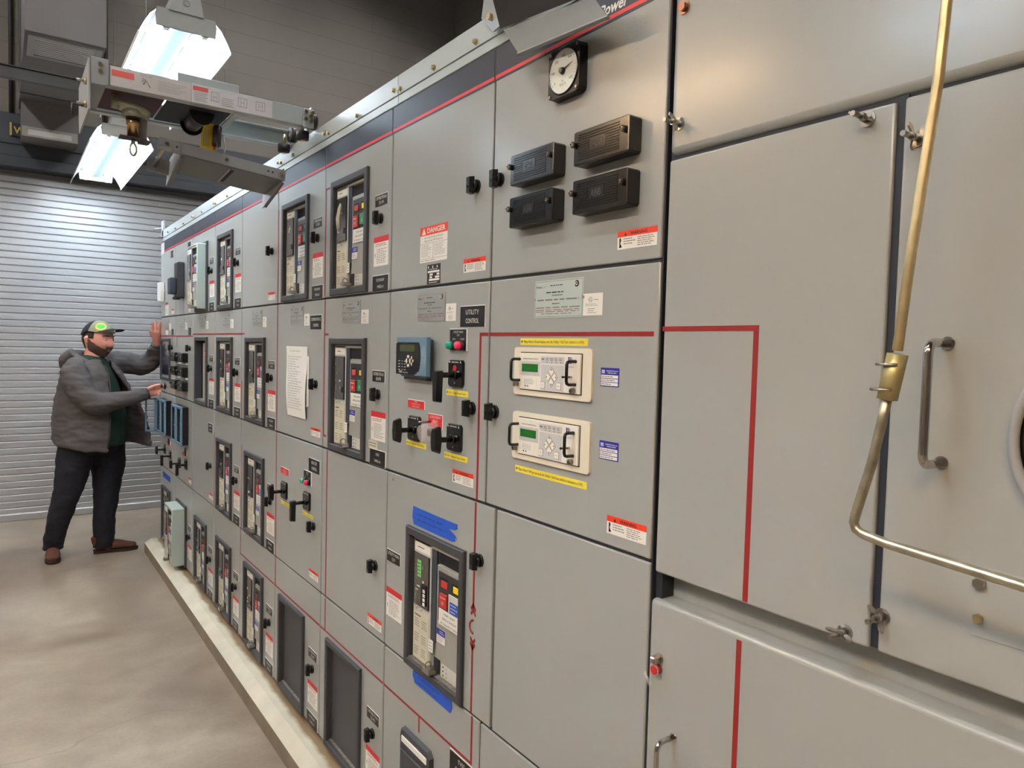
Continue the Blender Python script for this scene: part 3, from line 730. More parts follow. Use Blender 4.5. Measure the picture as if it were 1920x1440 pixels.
# second-row opening that shows only the flat grey front of a disconnected unit
Y0, Z0 = SE[6], R[2]
t = empty('circuit_breaker', (1, Y0 + .34, Z0 + .02), 'disconnected breaker pushed deep in its opening, flat grey front with one red sticker', 'circuit breaker'); o = (Y0 + .34, Z0 + .02)
m = MB(True, o); m.box(Y0 + .19, Y0 + .350, Z0 + .03, Z0 + .385, -.25, -.010, 'breaker_grey', .004); m.box(Y0 + .350, Y0 + .47, Z0 + .03, Z0 + .39, -.25, -.12, 'cavity'); m.build('housing', t)
m = MB(True, o); m.box(Y0 + .245, Y0 + .31, Z0 + .300, Z0 + .340, -.010, -.009, 'warn_red'); m.strokes(Y0 + .302, Y0 + .253, Z0 + .307, Z0 + .333, 2, 'white', -.0085); m.build('test_sticker', t)
m = MB(True, o); m.box(Y0 + .19, Y0 + .472, Z0 + .026, Z0 + .034, -.05, -.002, 'rust_ledge'); m.build('sill', t)
# blank dark covers
for i, lab in ((3, 'blank dark cover panel in the bottom row, left one of two'), (2, 'blank dark cover panel in the bottom row, right one of two')):
    Y0, Z0 = SE[i], R[0]; o = (Y0 + .34, Z0 + .02)
    t = empty('blanking_cover', (1, o[0], o[1]), lab, 'cover panel', 'blank breaker covers')
    m = MB(True, o); m.box(Y0 + .190, Y0 + .472, Z0 + .034, Z0 + .400, -.03, -.010, 'dark_cover', .002)
    for q in ((.200, .462, .380, .384), (.200, .204, .05, .384), (.458, .462, .05, .384)): m.box(Y0 + q[0], Y0 + q[1], Z0 + q[2], Z0 + q[3], -.010, -.0075, 'dark_cover')
    m.build('panel', t)
    m = MB(True, o); m.box(Y0 + .19, Y0 + .472, Z0 + .0265, Z0 + .034, -.03, -.002, 'rust_ledge'); m.build('sill', t)

# ---- section with the mirrored breaker door (near, third row)
t, o = SEC[1]; Z0 = R[1]
d = door(t, o, 1.461, 2.078, Z0, R[2], hole=(1.606, 1.905, Z0 + .020, Z0 + .408))
bezel(d, o, 1.590 - .170, Z0, y=(.170, .502), z=(.004, .426)); knob(d, o, 1.524, 1.107 - .003)
plate(d, o, 2.066, 1.972, .966, 1.005, ('UTILITY MAIN', '52M'), hts=(.26, .26))
warn_tall(d, o, 1.955, .790, ya=.112, yb=.004, za=0, zb=.092)
tape_poly(d, o, [(1.555, 1.547, .968, 1.250), (1.555, 1.547, .69, .873)])
m = MB(True, o)     # hinge symbol: an arc with double arrows
m.tube([(1.549 + .0165 * math.sin(PI * k_ / 12), .9205 + .0175 * math.cos(PI * k_ / 12), .0005) for k_ in range(13)], .0027, 'tape_red', 5)
for s_, zz in ((1, .955), (-1, .886)):
    for k in range(2):
        z_ = zz + s_ * k * .014
        m.prism([(1.551, z_ + s_ * .016), (1.538, z_), (1.541, z_ - s_ * .007), (1.551, z_ + s_ * .004), (1.561, z_ - s_ * .007), (1.564, z_)], 0, .0006, 'tape_red')
m.build('mimic_symbol', d)
m = MB(True, o); m.prism([(2.040, 1.234), (2.037, 1.234), (2.028, 1.226), (2.031, 1.226)], 0, .0005, 'ink_red'); m.prism([(2.031, 1.234), (2.028, 1.234), (2.037, 1.226), (2.040, 1.226)], 0, .0006, 'ink_red'); m.build('pen_mark', d)
breaker(1.420, Z0, 'large near circuit breaker with green display, between the strips of blue tape', variant=1, green=False, off=-.006, yl=(.200, .476))
m = MB(True, (1.76, Z0)); m.box(1.610, 1.900, Z0 + .0225, Z0 + .031, -.03, .006, 'rust_ledge'); s_ = m.build('sill', d)
if True: s_.location = (0, 1.76 - o[0], Z0 - o[1])
# blue tape
def tape(label, pts, w=.0007):
    cy_ = sum(p[0] for p in pts) / len(pts); cz_ = sum(p[1] for p in pts) / len(pts)
    m = MB(True, (cy_, cz_)); m.prism(pts, w, w + .0012, 'blue_tape')
    for k in range(2):
        yl = max(p[0] for p in pts) - .03; yr = min(p[0] for p in pts) + .07
        if cz_ > 1 or True: m.strokes(yl, yr, cz_ - .014 + k * .016, cz_ - .002 + k * .016, 1, 'navy_ink', w + .0014, .35)
    o_ = m.build('blue_tape', loc=(1, cy_, cz_)); tag(o_, label, 'tape', 'strips of blue masking tape')
mat('navy_ink', (20, 52, 130), 0.6)
tape('torn strip of blue tape with handwriting above the large near breaker', [(1.893, 1.174), (1.897, 1.140), (1.888, 1.120), (1.660, 1.120), (1.647, 1.124), (1.656, 1.136), (1.640, 1.130), (1.650, 1.140), (1.688, 1.151), (1.652, 1.154), (1.637, 1.161), (1.642, 1.166), (1.637, 1.172), (1.75, 1.172)])
tape('strip of blue tape under the large near breaker', [(1.873, .690), (1.876, .662), (1.862, .645), (1.80, .645), (1.655, .6435), (1.645, .662), (1.652, .690)])
tape('short strip of blue tape low on the farthest section beside the man', [(5.985, .645), (5.985, .605), (5.70, .605), (5.70, .645)])
# ------------------------------------------------------------ plain doors and their devices
# S9 (nearest narrow section)
t, o = SEC[0]
d = door(t, o, .933, 1.508, R[3], R[4]); navy(d, o, .936, 1.505); knob(d, o, 1.474, 2.064)
m = MB(True, o)
m.text('Power', 1.128, 2.3285, .0009, .0225, 'white', width=.082, bold=True, align='L', shear=.25)
m.build('logo_lettering', d)
warn_wide(d, o, 1.053, .947, 1.852, 1.888)
m = MB(True, o)   # scraped adhesive marks
for a, b, c_, e in ((1.045, 1.040, 2.255, 2.30), (1.030, 1.022, 2.235, 2.292), (1.020, 1.012, 2.215, 2.285), (1.010, 1.006, 2.24, 2.31), (.998, .990, 2.27, 2.325)): m.strokes(a, b, c_, e, 6, 'ink_grey', .0004, .35, .6)
m.build('scratch_marks', d)
d = door(t, o, .933, 1.508, R[2], R[3]); knob(d, o, 1.472, 1.493)
rating(d, o, 1.320, 1.151, 1.722, 1.806, light=True); ul(d, o, 1.151, 1.091, 1.724, 1.770)
tape_poly(d, o, [(1.505, .947, 1.681, 1.690)]); warn_wide(d, o, 1.057, .948, 1.282, 1.319)
def yellow(par, o, ya, yb, za, zb, t_):
    m = MB(True, o); m.box(ya, yb, za, zb, 0, .0006, 'yellow'); H = zb - za
    m.prism([(ya - H * .2, zb - H * .35), (ya - H * .55, zb - H * .35), (ya - H * .37, zb - H * .75)], .0006, .0009, 'ink_dark')
    m.text(t_, ya - H * .8, za + H * .32, .0009, H * .4, 'ink_dark', width=(ya - yb) - H * 1.5, align='L')
    return m.build('yellow_label', par)
yellow(d, o, 1.372, 1.132, 1.660, 1.676, "'Major Alarm': Should display once the 'Utility 1 Fail Test' switch is in (ON).")
yellow(d, o, 1.380, 1.122, 1.358, 1.374, "'Major Alarm': Will go out once the 'Utility 1 Fail Test' switch is returned to (OFF).")
def blue_sticker(par, o, ya, yb, za, zb):
    m = MB(True, o); H = zb - za; W = ya - yb
    m.box(ya, yb, za, zb, 0, .0006, 'label_blue', .0002)
    for k in range(3): m.box(ya - W * .03, yb + W * .05, za + H * (.05 + .2 * k), za + H * (.215 + .2 * k), .0006, .0008, 'white'); m.strokes(ya - W * .06, yb + W * .12, za + H * (.09 + .2 * k), za + H * (.17 + .2 * k), 1, 'ink', .001, .8, .5)
    for k in range(3): m.box(ya - W * (.07 + .06 * k), ya - W * (.10 + .06 * k), zb - H * .31, zb - H * .14, .0006, .0009, 'white')
    m.box(ya - W * .07, ya - W * .22, zb - H * .16, zb - H * .12, .0006, .0009, 'white')
    m.text('Industrial Tests, Inc', (ya + yb) / 2 - W * .13, zb - H * .19, .0009, H * .07, 'white', width=W * .62, bold=True)
    m.text('1-800-836-8378', (ya + yb) / 2 - W * .12, zb - H * .30, .0009, H * .06, 'white', width=W * .48, bold=True)
    return m.build('test_sticker', par)
blue_sticker(d, o, 1.090, 1.036, 1.579, 1.617); blue_sticker(d, o, 1.087, 1.031, 1.430, 1.468)
door(t, o, .933, 1.457, R[1], R[2]); door(t, o, .933, 1.508, R[0], R[1])

# voltmeter
def obj_at(name, y, z, label, cat, group=None, w=0): return empty(name, (1 - w, y, z), label, cat, group), (y, z)
g, o = obj_at('voltmeter', 1.213, 2.190, 'round-dial voltmeter with square black case above the relay boxes', 'meter')
m = MB(True, o); yc, zc = 1.213, 2.2435; s_ = .052
q = [(yc + a * s_, zc + b * s_) for a, b in ((.8, -1), (-.8, -1), (-.94, -.94), (-1, -.8), (-1, .8), (-.94, .94), (-.8, 1), (.8, 1), (.94, .94), (1, .8), (1, -.8), (.94, -.94))]
m.prism(q, 0, .022, 'black', top=.985); m.build('case', g)
m = MB(True, o); m.cyl((yc, zc, .0215), (yc, zc, .0235), .0465, 'dial', n=48)
for k in range(7):
    a = math.radians(216 - k * 42); y_, z_ = yc - math.cos(a) * .033, zc + math.sin(a) * .033
    if k != 5: m.text(str(k * 100) if k else '0', y_, z_ - .003, .0239, .0055, 'ink_dark')
for k in range(31):
    a = math.radians(216 - k * 8.4); l = .042 if k % 5 else .039
    p0 = (yc - math.cos(a) * l, zc + math.sin(a) * l); p1 = (yc - math.cos(a) * .0445, zc + math.sin(a) * .0445); dx, dz = -math.sin(a) * .0004, math.cos(a) * .0004
    m.poly([(p0[0] - dx, p0[1] + dz, .0239), (p1[0] - dx, p1[1] + dz, .0239), (p1[0] + dx, p1[1] - dz, .0239), (p0[0] + dx, p0[1] - dz, .0239)], 'ink_dark')
m.text('AC', yc, zc - .022, .0239, .004, 'ink_dark'); m.text('VOLTS', yc, zc - .030, .0239, .005, 'ink_dark'); m.build('dial', g, recalc=False)
m = MB(True, o); a = math.radians(16); m.prism([(yc, zc + .0022), (yc, zc - .0022), (yc - math.cos(a) * .038, zc + math.sin(a) * .038)], .026, .0267, 'ink_dark'); m.build('needle', g)
m = MB(True, o); m.cyl((yc, zc, .0235), (yc, zc, .031), .008, 'black', .006); m.ball((yc, zc, .031), .006, 'steel', 12, (1, 1, .5)); m.build('hub', g)
m = MB(True, o); m.ring((yc, zc, .0225), (0, 0, 1), .0475, .0022, 'black_gloss', 48, 8); m.build('bezel_ring', g)
for a in (-1, 1):
    for b in (-1, 1): m = MB(True, o); m.cyl((yc + a * .044, zc + b * .044, .0215), (yc + a * .044, zc + b * .044, .0245), .0032, 'steel', n=10); m.build('screw', g)
# black relay test boxes
def testbox(y0, z0, label, scale=(.161, .069, .034), text=True, group='black relay boxes on the upper door', shiny=True):
    W, H, D = scale; g = empty('relay_box', (1, y0 + W / 2, z0), label, 'relay', group); o = (y0 + W / 2, z0)
    m = MB(True, o); m.prism([(y0, z0 + .004), (y0 + .004, z0), (y0 + W - .004, z0), (y0 + W, z0 + .004), (y0 + W, z0 + H - .004), (y0 + W - .004, z0 + H), (y0 + .004, z0 + H), (y0, z0 + H - .004)], 0, D - .002, 'black')
    m.box(y0 + .001, y0 + W - .001, z0 + .001, z0 + H - .001, D - .004, D, 'black_gloss', .0015); m.build('cover', g)
    m = MB(True, o); n = 11; ya, yb = y0 + W * .91, y0 + W * .16
    for k in range(n):
        zz = z0 + H * (.14 + .72 * k / (n - 1))
        if .3 < k / (n - 1) < .72 and text: m.box(ya, y0 + W * .70, zz, zz + .0028, D, D + .0014, 'black_gloss', .0006); m.box(y0 + W * .39, yb, zz, zz + .0028, D, D + .0014, 'black_gloss', .0006)
        else: m.box(ya, yb, zz, zz + .0028, D, D + .0014, 'black_gloss', .0006)
    m.build('ribs', g)
    m = MB(True, o)
    if text:
        m.box(y0 + W * .69, y0 + W * .40, z0 + H * .32, z0 + H * .70, D, D + .0012, 'black_gloss', .0006)
        m.text('ABB', y0 + W * .545, z0 + H * .40, D + .0014, H * .22, 'badge', width=W * .20, bold=True)
        m.build('badge', g)
    for yy in (y0 + W * .975, y0 + W * .07):
        m = MB(True, o); zz = z0 + H * .62; m.cyl((yy, zz, D - .002), (yy, zz, D + .007), .0065, 'black', n=14); m.cyl((yy, zz, D + .006), (yy, zz, D + .009), .0028, 'zinc_gold', n=10); m.cyl((yy, zz, D + .009), (yy, zz, D + .013), .0012, 'black', n=6)
        m.build('thumbscrew', g)
    return g
mat('badge', (46, 46, 50), 0.3)
testbox(1.224, 2.028, 'black ribbed relay box, upper left of the four below the voltmeter')
testbox(.997, 2.030, 'black ribbed relay box, upper right of the four below the voltmeter')
testbox(1.224, 1.931, 'black ribbed relay box, lower left of the four below the voltmeter')
testbox(.997, 1.931, 'black ribbed relay box, lower right of the four below the voltmeter')
# arc-protection relays
def arc_relay(zb, label):
    ya, yb, zt = 1.390, 1.112, zb + .112
    g, o = obj_at('protection_relay', 1.25, zb, label, 'protection relay', 'beige protection relays')
    W, H = ya - yb, zt - zb
    m = MB(True, o); r = .008
    pts = []
    for cy_, cz_, a0 in ((ya - r, zt - r, 0), (yb + r, zt - r, 90), (yb + r, zb + r, 180), (ya - r, zb + r, 270)):
        for k in range(4): a = math.radians(a0 + 30 * k); pts.append((cy_ + r * math.cos(a), cz_ + r * math.sin(a)))
    m.prism(pts, 0, .005, 'relay_beige', top=.995); m.build('mounting_plate', g)
    m = MB(True, o); fa, fb, fz0, fz1 = ya - W * .105, yb + W * .115, zb + H * .13, zt - H * .115
    m.box(fa + .002, fb - .002, fz0 - .002, fz1 + .002, .004, .0056, 'cavity'); m.box(fa, fb, fz0, fz1, .004, .010, 'relay_face', .001)
    w_ = .0102
    m.text('Interline Protection System', fa - W * .055, fz1 - H * .13, w_ + .0002, H * .03, 'ink_dark', width=W * .20, align='L')
    m.build('front_panel', g)
    def YY(px): return ya - W * (px - 60) / 1270      # positions measured along the plate width
    def ZZ(pz): return zt - H * (pz) / 100
    m = MB(True, o); m.box(YY(225), YY(555), ZZ(62 - 4), ZZ(29), w_, w_ + .0003, 'relay_grey'); m.box(YY(245), YY(520), ZZ(50), ZZ(34), w_, w_ + .0009, 'lcd_green'); m.box(YY(262), YY(505), ZZ(48), ZZ(36.5), w_ + .0009, w_ + .0011, 'lcd_green'); m.build('display', g)
    m = MB(True, o); m.box(YY(575), YY(940), ZZ(31), ZZ(18), w_, w_ + .0003, 'relay_grey'); m.box(YY(575), YY(940), ZZ(85), ZZ(34), w_, w_ + .0003, 'relay_grey')
    for k, px in enumerate((605, 677, 750, 822, 893)):
        m.strokes(YY(px - 25), YY(px + 22), ZZ(26), ZZ(20), 2 if k else 1, 'ink_dark', w_ + .0005, .5); m.cyl((YY(px), ZZ(29), w_), (YY(px), ZZ(29), w_ + .001), .0013, 'white' if k == 0 else 'ink', n=8)
    m.build('indicator_row', g)
    m = MB(True, o)
    for dy, dz, rot in ((0, 1, 0), (-1, 0, 1), (1, 0, 3), (0, -1, 2)):
        cy_, cz_ = YY(748) - dy * W * .043, ZZ(58) + dz * H * .105; a, b = W * .038, H * .095
        m.prism([(cy_ + a, cz_), (cy_, cz_ + b), (cy_ - a, cz_), (cy_, cz_ - b)], w_, w_ + .0007, 'ink'); m.prism([(cy_ + a * .88, cz_), (cy_, cz_ + b * .88), (cy_ - a * .88, cz_), (cy_, cz_ - b * .88)], w_ + .0005, w_ + .001, 'relay_face')
        e = .0022; c2, d2 = cy_ - dy * a * .45, cz_ + dz * b * .5
        tri = {0: [(c2 + e, d2 - e), (c2 - e, d2 - e), (c2, d2 + e)], 2: [(c2 + e, d2 + e), (c2 - e, d2 + e), (c2, d2 - e)], 1: [(c2 - e * .6, d2 + e), (c2 - e * .6, d2 - e), (c2 + e, d2)], 3: [(c2 + e * .6, d2 + e), (c2 + e * .6, d2 - e), (c2 - e, d2)]}[rot]
        m.prism(tri, w_ + .001, w_ + .0013, 'ink_dark')
    for px, s_ in ((610, 'Edit'), (868, 'Reset')):
        m.box(YY(px - 38), YY(px + 38), ZZ(82), ZZ(68), w_, w_ + .0006, 'ink'); m.box(YY(px - 34), YY(px + 34), ZZ(81.3), ZZ(68.7), w_ + .0004, w_ + .001, 'relay_face'); m.text(s_, YY(px), ZZ(76), w_ + .0013, H * .022, 'ink_dark')
    m.build('keypad', g)
    m = MB(True, o); m.box(YY(270), YY(500), ZZ(83), ZZ(62), w_, w_ + .0002, 'white'); m.strokes(YY(285), YY(485), ZZ(76), ZZ(64), 4, 'ink', w_ + .0004, .35); m.box(YY(300), YY(318), ZZ(81), ZZ(78), w_, w_ + .0005, 'ink_dark'); m.box(YY(345), YY(360), ZZ(81), ZZ(78), w_, w_ + .0005, 'ink_dark'); m.build('data_label', g)
    m = MB(True, o)   # striped letter logo
    for k in range(5): zz = ZZ(29.5 - k * 2.7); m.box(YY(1015), YY(1063 + (2 if k % 2 else -6)), zz, zz + H * .013, w_, w_ + .0004, 'label_blue')
    m.box(YY(1005), YY(1015), ZZ(29.5), ZZ(17), w_, w_ + .0004, 'label_blue'); m.text('BE1-IPS100', YY(1045), ZZ(37), w_ + .0003, H * .022, 'label_blue', width=W * .07); m.build('logo', g)
    for px in (160, 1098):
        m = MB(True, o); m.cyl((YY(px), ZZ(81 if px > 500 else 77), w_), (YY(px), ZZ(81 if px > 500 else 77), w_ + .008), .0062, 'steel', n=16); m.cyl((YY(px), ZZ(81 if px > 500 else 77), w_ + .008), (YY(px), ZZ(81 if px > 500 else 77), w_ + .0095), .003, 'chrome', n=10); m.build('thumbscrew', g)
    for px in (200, 1120):
        a, b = ZZ(25), ZZ(69); yy = YY(px); D = .034
        m = MB(True, o); m.tube([(yy, a, w_), (yy, a, D - .006), (yy, a - .002, D - .001), (yy, a - .007, D + .001), (yy, b + .007, D + .001), (yy, b + .002, D - .001), (yy, b, D - .006), (yy, b, w_)], .0035, 'black', 10); m.build('pull_handle', g)
    m = MB(True, o); yy, zz = YY(1060), ZZ(55); m.cyl((yy, zz, w_), (yy, zz, .034), .0022, 'chrome', n=8); m.box(yy - .006, yy + .006, zz - .002, zz + .002, .016, .020, 'chrome', .001); m.ball((yy, zz, .034), .003, 'black', 8); m.build('latch', g)
arc_relay(1.543, 'beige protection relay, upper one of the two with black pull handles')
arc_relay(1.391, 'beige protection relay, lower one of the two with black pull handles')

# S8: DANGER door and the utility control door
t, o = SEC[1]
d = door(t, o, 1.508, 2.078, R[3], R[4]); navy(d, o, 1.511, 2.075); knob(d, o, 1.580, 2.066)
m = MB(True, o); ya, yb, za, zb = 1.883, 1.726, 1.893, 1.995; W, H = ya - yb, zb - za
m.box(ya, yb, za, zb, 0, .0006, 'white'); m.box(ya, yb, zb - H * .24, zb, .0002, .0009, 'warn_orange')
m.prism([(ya - W * .06, zb - H * .215), (ya - W * .22, zb - H * .215), (ya - W * .14, zb - H * .03)], .0007, .0011, 'white'); m.text('!', ya - W * .14, zb - H * .2, .0013, H * .1, 'warn_orange', bold=True)
m.text('DANGER', yb + W * .40, zb - H * .19, .0012, H * .14, 'white', width=W * .66, bold=True)
m.text('Arc Flash & Shock Hazard', (ya + yb) / 2, zb - H * .335, .0009, H * .055, 'ink', width=W * .68); m.text('Appropriate PPE Required', (ya + yb) / 2, zb - H * .425, .0009, H * .055, 'ink', width=W * .68)
m.box(ya, yb, zb - H * .475, zb - H * .468, .0004, .0009, 'ink'); m.box(ya, yb, za + H * .095, za + H * .102, .0004, .0009, 'ink'); m.box(ya - W * .49, ya - W * .497, za + H * .1, zb - H * .47, .0004, .0009, 'ink')
m.strokes(ya - W * .05, ya - W * .44, za + H * .14, zb - H * .5, 10, 'ink', .0009, .35); m.strokes(ya - W * .54, yb + W * .06, za + H * .16, zb - H * .5, 9, 'ink', .0009, .35); m.strokes(ya - W * .04, yb + W * .15, za + H * .03, za + H * .07, 1, 'ink', .0009)
m.build('danger_sign', d)['label'] = 'white sticker with red DANGER header'
m = MB(True, o); ya, yb, za, zb = 1.838, 1.762, 1.829, 1.885; m.box(ya, yb, za, zb, 0, .0006, 'ink_dark')
for a, b, c_, e in ((.06, .94, .58, .68), (.2, .44, .44, .54), (.74, .94, .44, .54), (.2, .40, .30, .40), (.62, .94, .30, .40), (.16, .94, .17, .27)): m.box(ya - .076 * a, ya - .076 * b, za + .056 * c_, za + .056 * e, .0006, .0009, 'white')
for k in range(3): m.box(ya - .006 - k * .025, ya - .010 - k * .025, zb - .011, zb - .004, .0006, .0009, 'white')
m.strokes(ya - .010, yb + .006, zb - .016, zb - .012, 1, 'white', .0009); m.strokes(ya - .012, yb + .012, za + .002, za + .007, 1, 'white', .0009); m.build('calibration_label', d)
warn_wide(d, o, 1.637, 1.531, 1.848, 1.884)
d = door(t, o, 1.508, 2.078, R[2], R[3]); knob(d, o, 1.578, 1.493)
rating(d, o, 1.892, 1.728, 1.722, 1.803); ul(d, o, 1.726, 1.672, 1.722, 1.770)
plate(d, o, 1.648, 1.526, 1.704, 1.761, ('UTILITY', 'CONTROL'), hts=(.22, .22)); tape_poly(d, o, [(1.551, 1.511, 1.681, 1.690), (1.551, 1.5425, 1.257, 1.681)])
plate(d, o, 1.941, 1.836, 1.466, 1.492, ('NOTICE', 'MUST BE IN LOCAL TO', 'OPERATE MANUALLY'), name='red_label', face='warn_red', hts=(.18, .15, .15), lab='small red engraved plate')
plate(d, o, 1.812, 1.730, 1.420, 1.460, ('CLOSE LOCKOUT', 'SWITCH', ''), name='red_label', face='warn_red', hts=(.17, .17, .1), lab='red engraved plate behind the clear cover')
yellow(d, o, 1.714, 1.600, 1.519, 1.535, 'Q-C-1 - Going Closed Contact'); yellow(d, o, 1.948, 1.824, 1.352, 1.368, 'Q-3-2 - Remote Close Contact'); yellow(d, o, 1.718, 1.596, 1.345, 1.361, 'Q-4-1 - Remote Close Contact')
warn_wide(d, o, 1.671, 1.565, 1.284, 1.320)
# power meter
g, o = obj_at('power_meter', 1.88, 1.566, 'blue power meter with olive display and round cream buttons beside the UTILITY CONTROL plate', 'meter')
m = MB(True, o); m.box(1.790, 1.950, 1.560, 1.672, 0, .024, 'meter_blue_dark', .003); m.box(1.800, 1.940, 1.552, 1.57, 0, .018, 'dark_steel', .002); m.build('base', g)
m = MB(True, o); m.prism([(1.770, 1.566), (1.958, 1.566), (1.958, 1.677), (1.770, 1.677)], .022, .034, 'meter_blue', top=.985)
for k in range(5): m.ring((1.830, 1.622, .0342), (0, 0, 1), .030 + .006 * k, .0005, 'relay_grey', 16, 4, PI * .55, PI * 1.3)
m.build('front_cover', g)
m = MB(True, o); arc = [(1.823 - .013 * math.sin(a), 1.620 + .042 * math.cos(a)) for a in [PI * k / 12 for k in range(13)]]
m.prism([(1.956, 1.658), (1.940, 1.662)] + [(1.835, 1.662)] + [(y_ - .004, z_) for y_, z_ in arc[:]] + [(1.84, 1.568), (1.956, 1.568)], .034, .036, 'black'); m.text('POWER', 1.935, 1.572, .0363, .006, 'white', width=.018, align='L', shear=.2, bold=True); m.text('Power Quality Meter', 1.914, 1.572, .0363, .0035, 'white', width=.036, align='L')
for k in range(4): m.strokes(1.940, 1.928, 1.579 + k * .0085, 1.583 + k * .0085, 1, 'white', .0363, .7, .1); m.strokes(1.918, 1.912, 1.579 + k * .0085, 1.583 + k * .0085, 1, 'white', .0363, .7, .1); m.strokes(1.902, 1.892, 1.579 + k * .0085, 1.583 + k * .0085, 1, 'white', .0363, .7, .1)
m.build('face_panel', g)
m = MB(True, o); m.box(1.935, 1.832, 1.632, 1.657, .036, .0363, 'cavity'); m.box(1.930, 1.837, 1.635, 1.655, .0362, .0368, 'lcd_olive'); m.build('display', g)
for a, b, r_, s_ in ((1.877, 1.620, .0062, (1.2, .8)), (1.877, 1.594, .0062, (1.2, .8)), (1.887, 1.607, .0062, (.7, 1.3)), (1.866, 1.607, .0062, (.7, 1.3)), (1.856, 1.617, .0045, (.8, 1.2)), (1.848, 1.608, .0045, (1, 1)), (1.856, 1.599, .0045, (.8, 1.2))):
    m = MB(True, o); m.ball((a, b, .036), r_, 'relay_beige', 12, (s_[0], s_[1], .4)); m.build('button', g)
# indicator lights
def lightpair(y, z, k, label, lines):
    g, o = obj_at('indicator_lights', y, z - .03 * k, label, 'indicator lights'); m = MB(True, o)
    m.box(y - .044 * k, y + .046 * k, z - .029 * k, z + .031 * k, 0, .003, 'white_plate'); m.box(y - .040 * k, y + .0445 * k, z - .028 * k, z + .029 * k, .002, .0038, 'engraved')
    m.text(lines, y, z + .019 * k, .0041, .0055 * k, 'white'); m.text('52M', y, z + .011 * k, .0041, .005 * k, 'white')
    m.text('OPEN', y + .022 * k, z + .001 * k, .0041, .004 * k, 'white'); m.text('CLOSED', y - .022 * k, z + .001 * k, .0041, .004 * k, 'white'); m.build('plate', g)
    for s_, c_ in ((1, 'lamp_green'), (-1, 'lamp_red')):
        yy, zz = y + s_ * .023 * k, z - .014 * k; m = MB(True, o); m.cyl((yy, zz, .003), (yy, zz, .012), .0135 * k, 'black', n=20); m.cyl((yy, zz, .010), (yy, zz, .024 * k), .0118 * k, c_, .0105 * k, n=20); m.ball((yy, zz, .024 * k), .0105 * k, c_, 16, (1, 1, .3)); m.build('lamp_lens', g)['label'] = ('green' if s_ > 0 else 'red') + ' lamp lens'
lightpair(1.652, 1.670, 1.0, 'green and red indicator lights below the UTILITY CONTROL plate', 'UTILITY MAIN')
# rotary control switches
def cswitch(y, z, kind, k, label, red=False):
    g, o = obj_at('control_switch', y, z - .037 * k, label, 'control switch'); m = MB(True, o); a, b, c_ = .037 * k, .037 * k, .007 * k
    m.prism([(y - a, z - b + c_), (y - a + c_, z - b), (y + a - c_, z - b), (y + a, z - b + c_), (y + a, z + b - c_), (y + a - c_, z + b), (y - a + c_, z + b), (y - a, z + b - c_)], 0, .008 * k, 'black_gloss', top=.96)
    m.text('BREAKER CONTROL' if kind == 'pistol' else 'UTILITY FAIL TEST', y, z + b * .78, .0083 * k, .0036 * k, 'white', width=.036 * k, bold=True)
    m.text('TRIP', y + .012 * k, z + .004 * k, .0083 * k, .0035 * k, 'white'); m.text('CLOSE', y - .014 * k, z + .004 * k, .0083 * k, .0035 * k, 'white')
    for s_ in (-1, 1): m.prism([(y + s_ * .025 * k, z + b * .78), (y + s_ * .031 * k, z + b * .78), (y + s_ * .028 * k, z + b * .92)], .008 * k, .0085 * k, 'white')
    if red: m.cyl((y, z + .014 * k, .008 * k), (y, z + .014 * k, .0095 * k), .009 * k, 'red_button', n=16)
    m.cyl((y, z - .025 * k, .008 * k), (y, z - .025 * k, .0095 * k), .003 * k, 'ink', n=8)
    m.build('escutcheon', g)
    m = MB(True, o); m.cyl((y, z - .004 * k, .008 * k), (y, z - .004 * k, .058 * k), .0075 * k, 'black', n=14); m.cyl((y, z - .004 * k, .008 * k), (y, z - .004 * k, .014 * k), .012 * k, 'black', n=14); m.build('shaft', g)
    m = MB(True, o); w0, w1 = .052 * k, .070 * k; zz = z - .004 * k
    if kind == 'pistol':
        m.prism([(y + .012 * k, zz + .012 * k), (y - .012 * k, zz + .012 * k), (y - .013 * k, zz - .004 * k), (y - .010 * k, zz - .070 * k), (y - .006 * k, zz - .073 * k), (y + .006 * k, zz - .073 * k), (y + .010 * k, zz - .070 * k), (y + .013 * k, zz - .004 * k)], w0, w1, 'black', top=.93)
    else:
        h = .036 * k; m.prism([(y - .007 * k, zz + h), (y + .007 * k, zz + h), (y + .012 * k, zz + h * .8), (y + .016 * k, zz), (y + .012 * k, zz - h * .8), (y + .007 * k, zz - h), (y - .007 * k, zz - h), (y - .012 * k, zz - h * .8), (y - .016 * k, zz), (y - .012 * k, zz + h * .8)], w0, w1, 'black', top=.82)
    m.cyl((y, zz, w1), (y, zz, w1 + .001), .003 * k, 'ink_dark', n=8); m.build('handle', g)
    return g
cswitch(1.658, 1.580, 'pistol', 1.0, 'black pistol-grip control switch under the green and red lights', red=True)
cswitch(1.892, 1.407, 'oval', 1.0, 'black oval-knob control switch left of the clear plastic cover')
cswitch(1.660, 1.406, 'oval', 1.0, 'black oval-knob control switch right of the clear plastic cover')
g, o = obj_at('lockout_cover', 1.775, 1.375, 'clear plastic cup cover over a switch between the two oval knobs', 'cover')
m = MB(True, o); m.tube([(1.775, 1.408, 0), (1.775, 1.408, .004), (1.775, 1.408, .010), (1.775, 1.407, .040), (1.775, 1.406, .046), (1.775, 1.406, .047)], [.032, .032, .027, .025, .022, .002], 'clear', 24); m.build('cup', g)
m = MB(True, o); m.cyl((1.775, 1.408, 0), (1.775, 1.408, .012), .012, 'steel', n=16); m.box(1.768, 1.782, 1.398, 1.418, .012, .022, 'black', .002); m.build('key_switch', g)
m = MB(True, o); m.cyl((1.800, 1.436, 0), (1.800, 1.436, .040), .003, 'steel', n=8); m.build('hinge_pin', g)

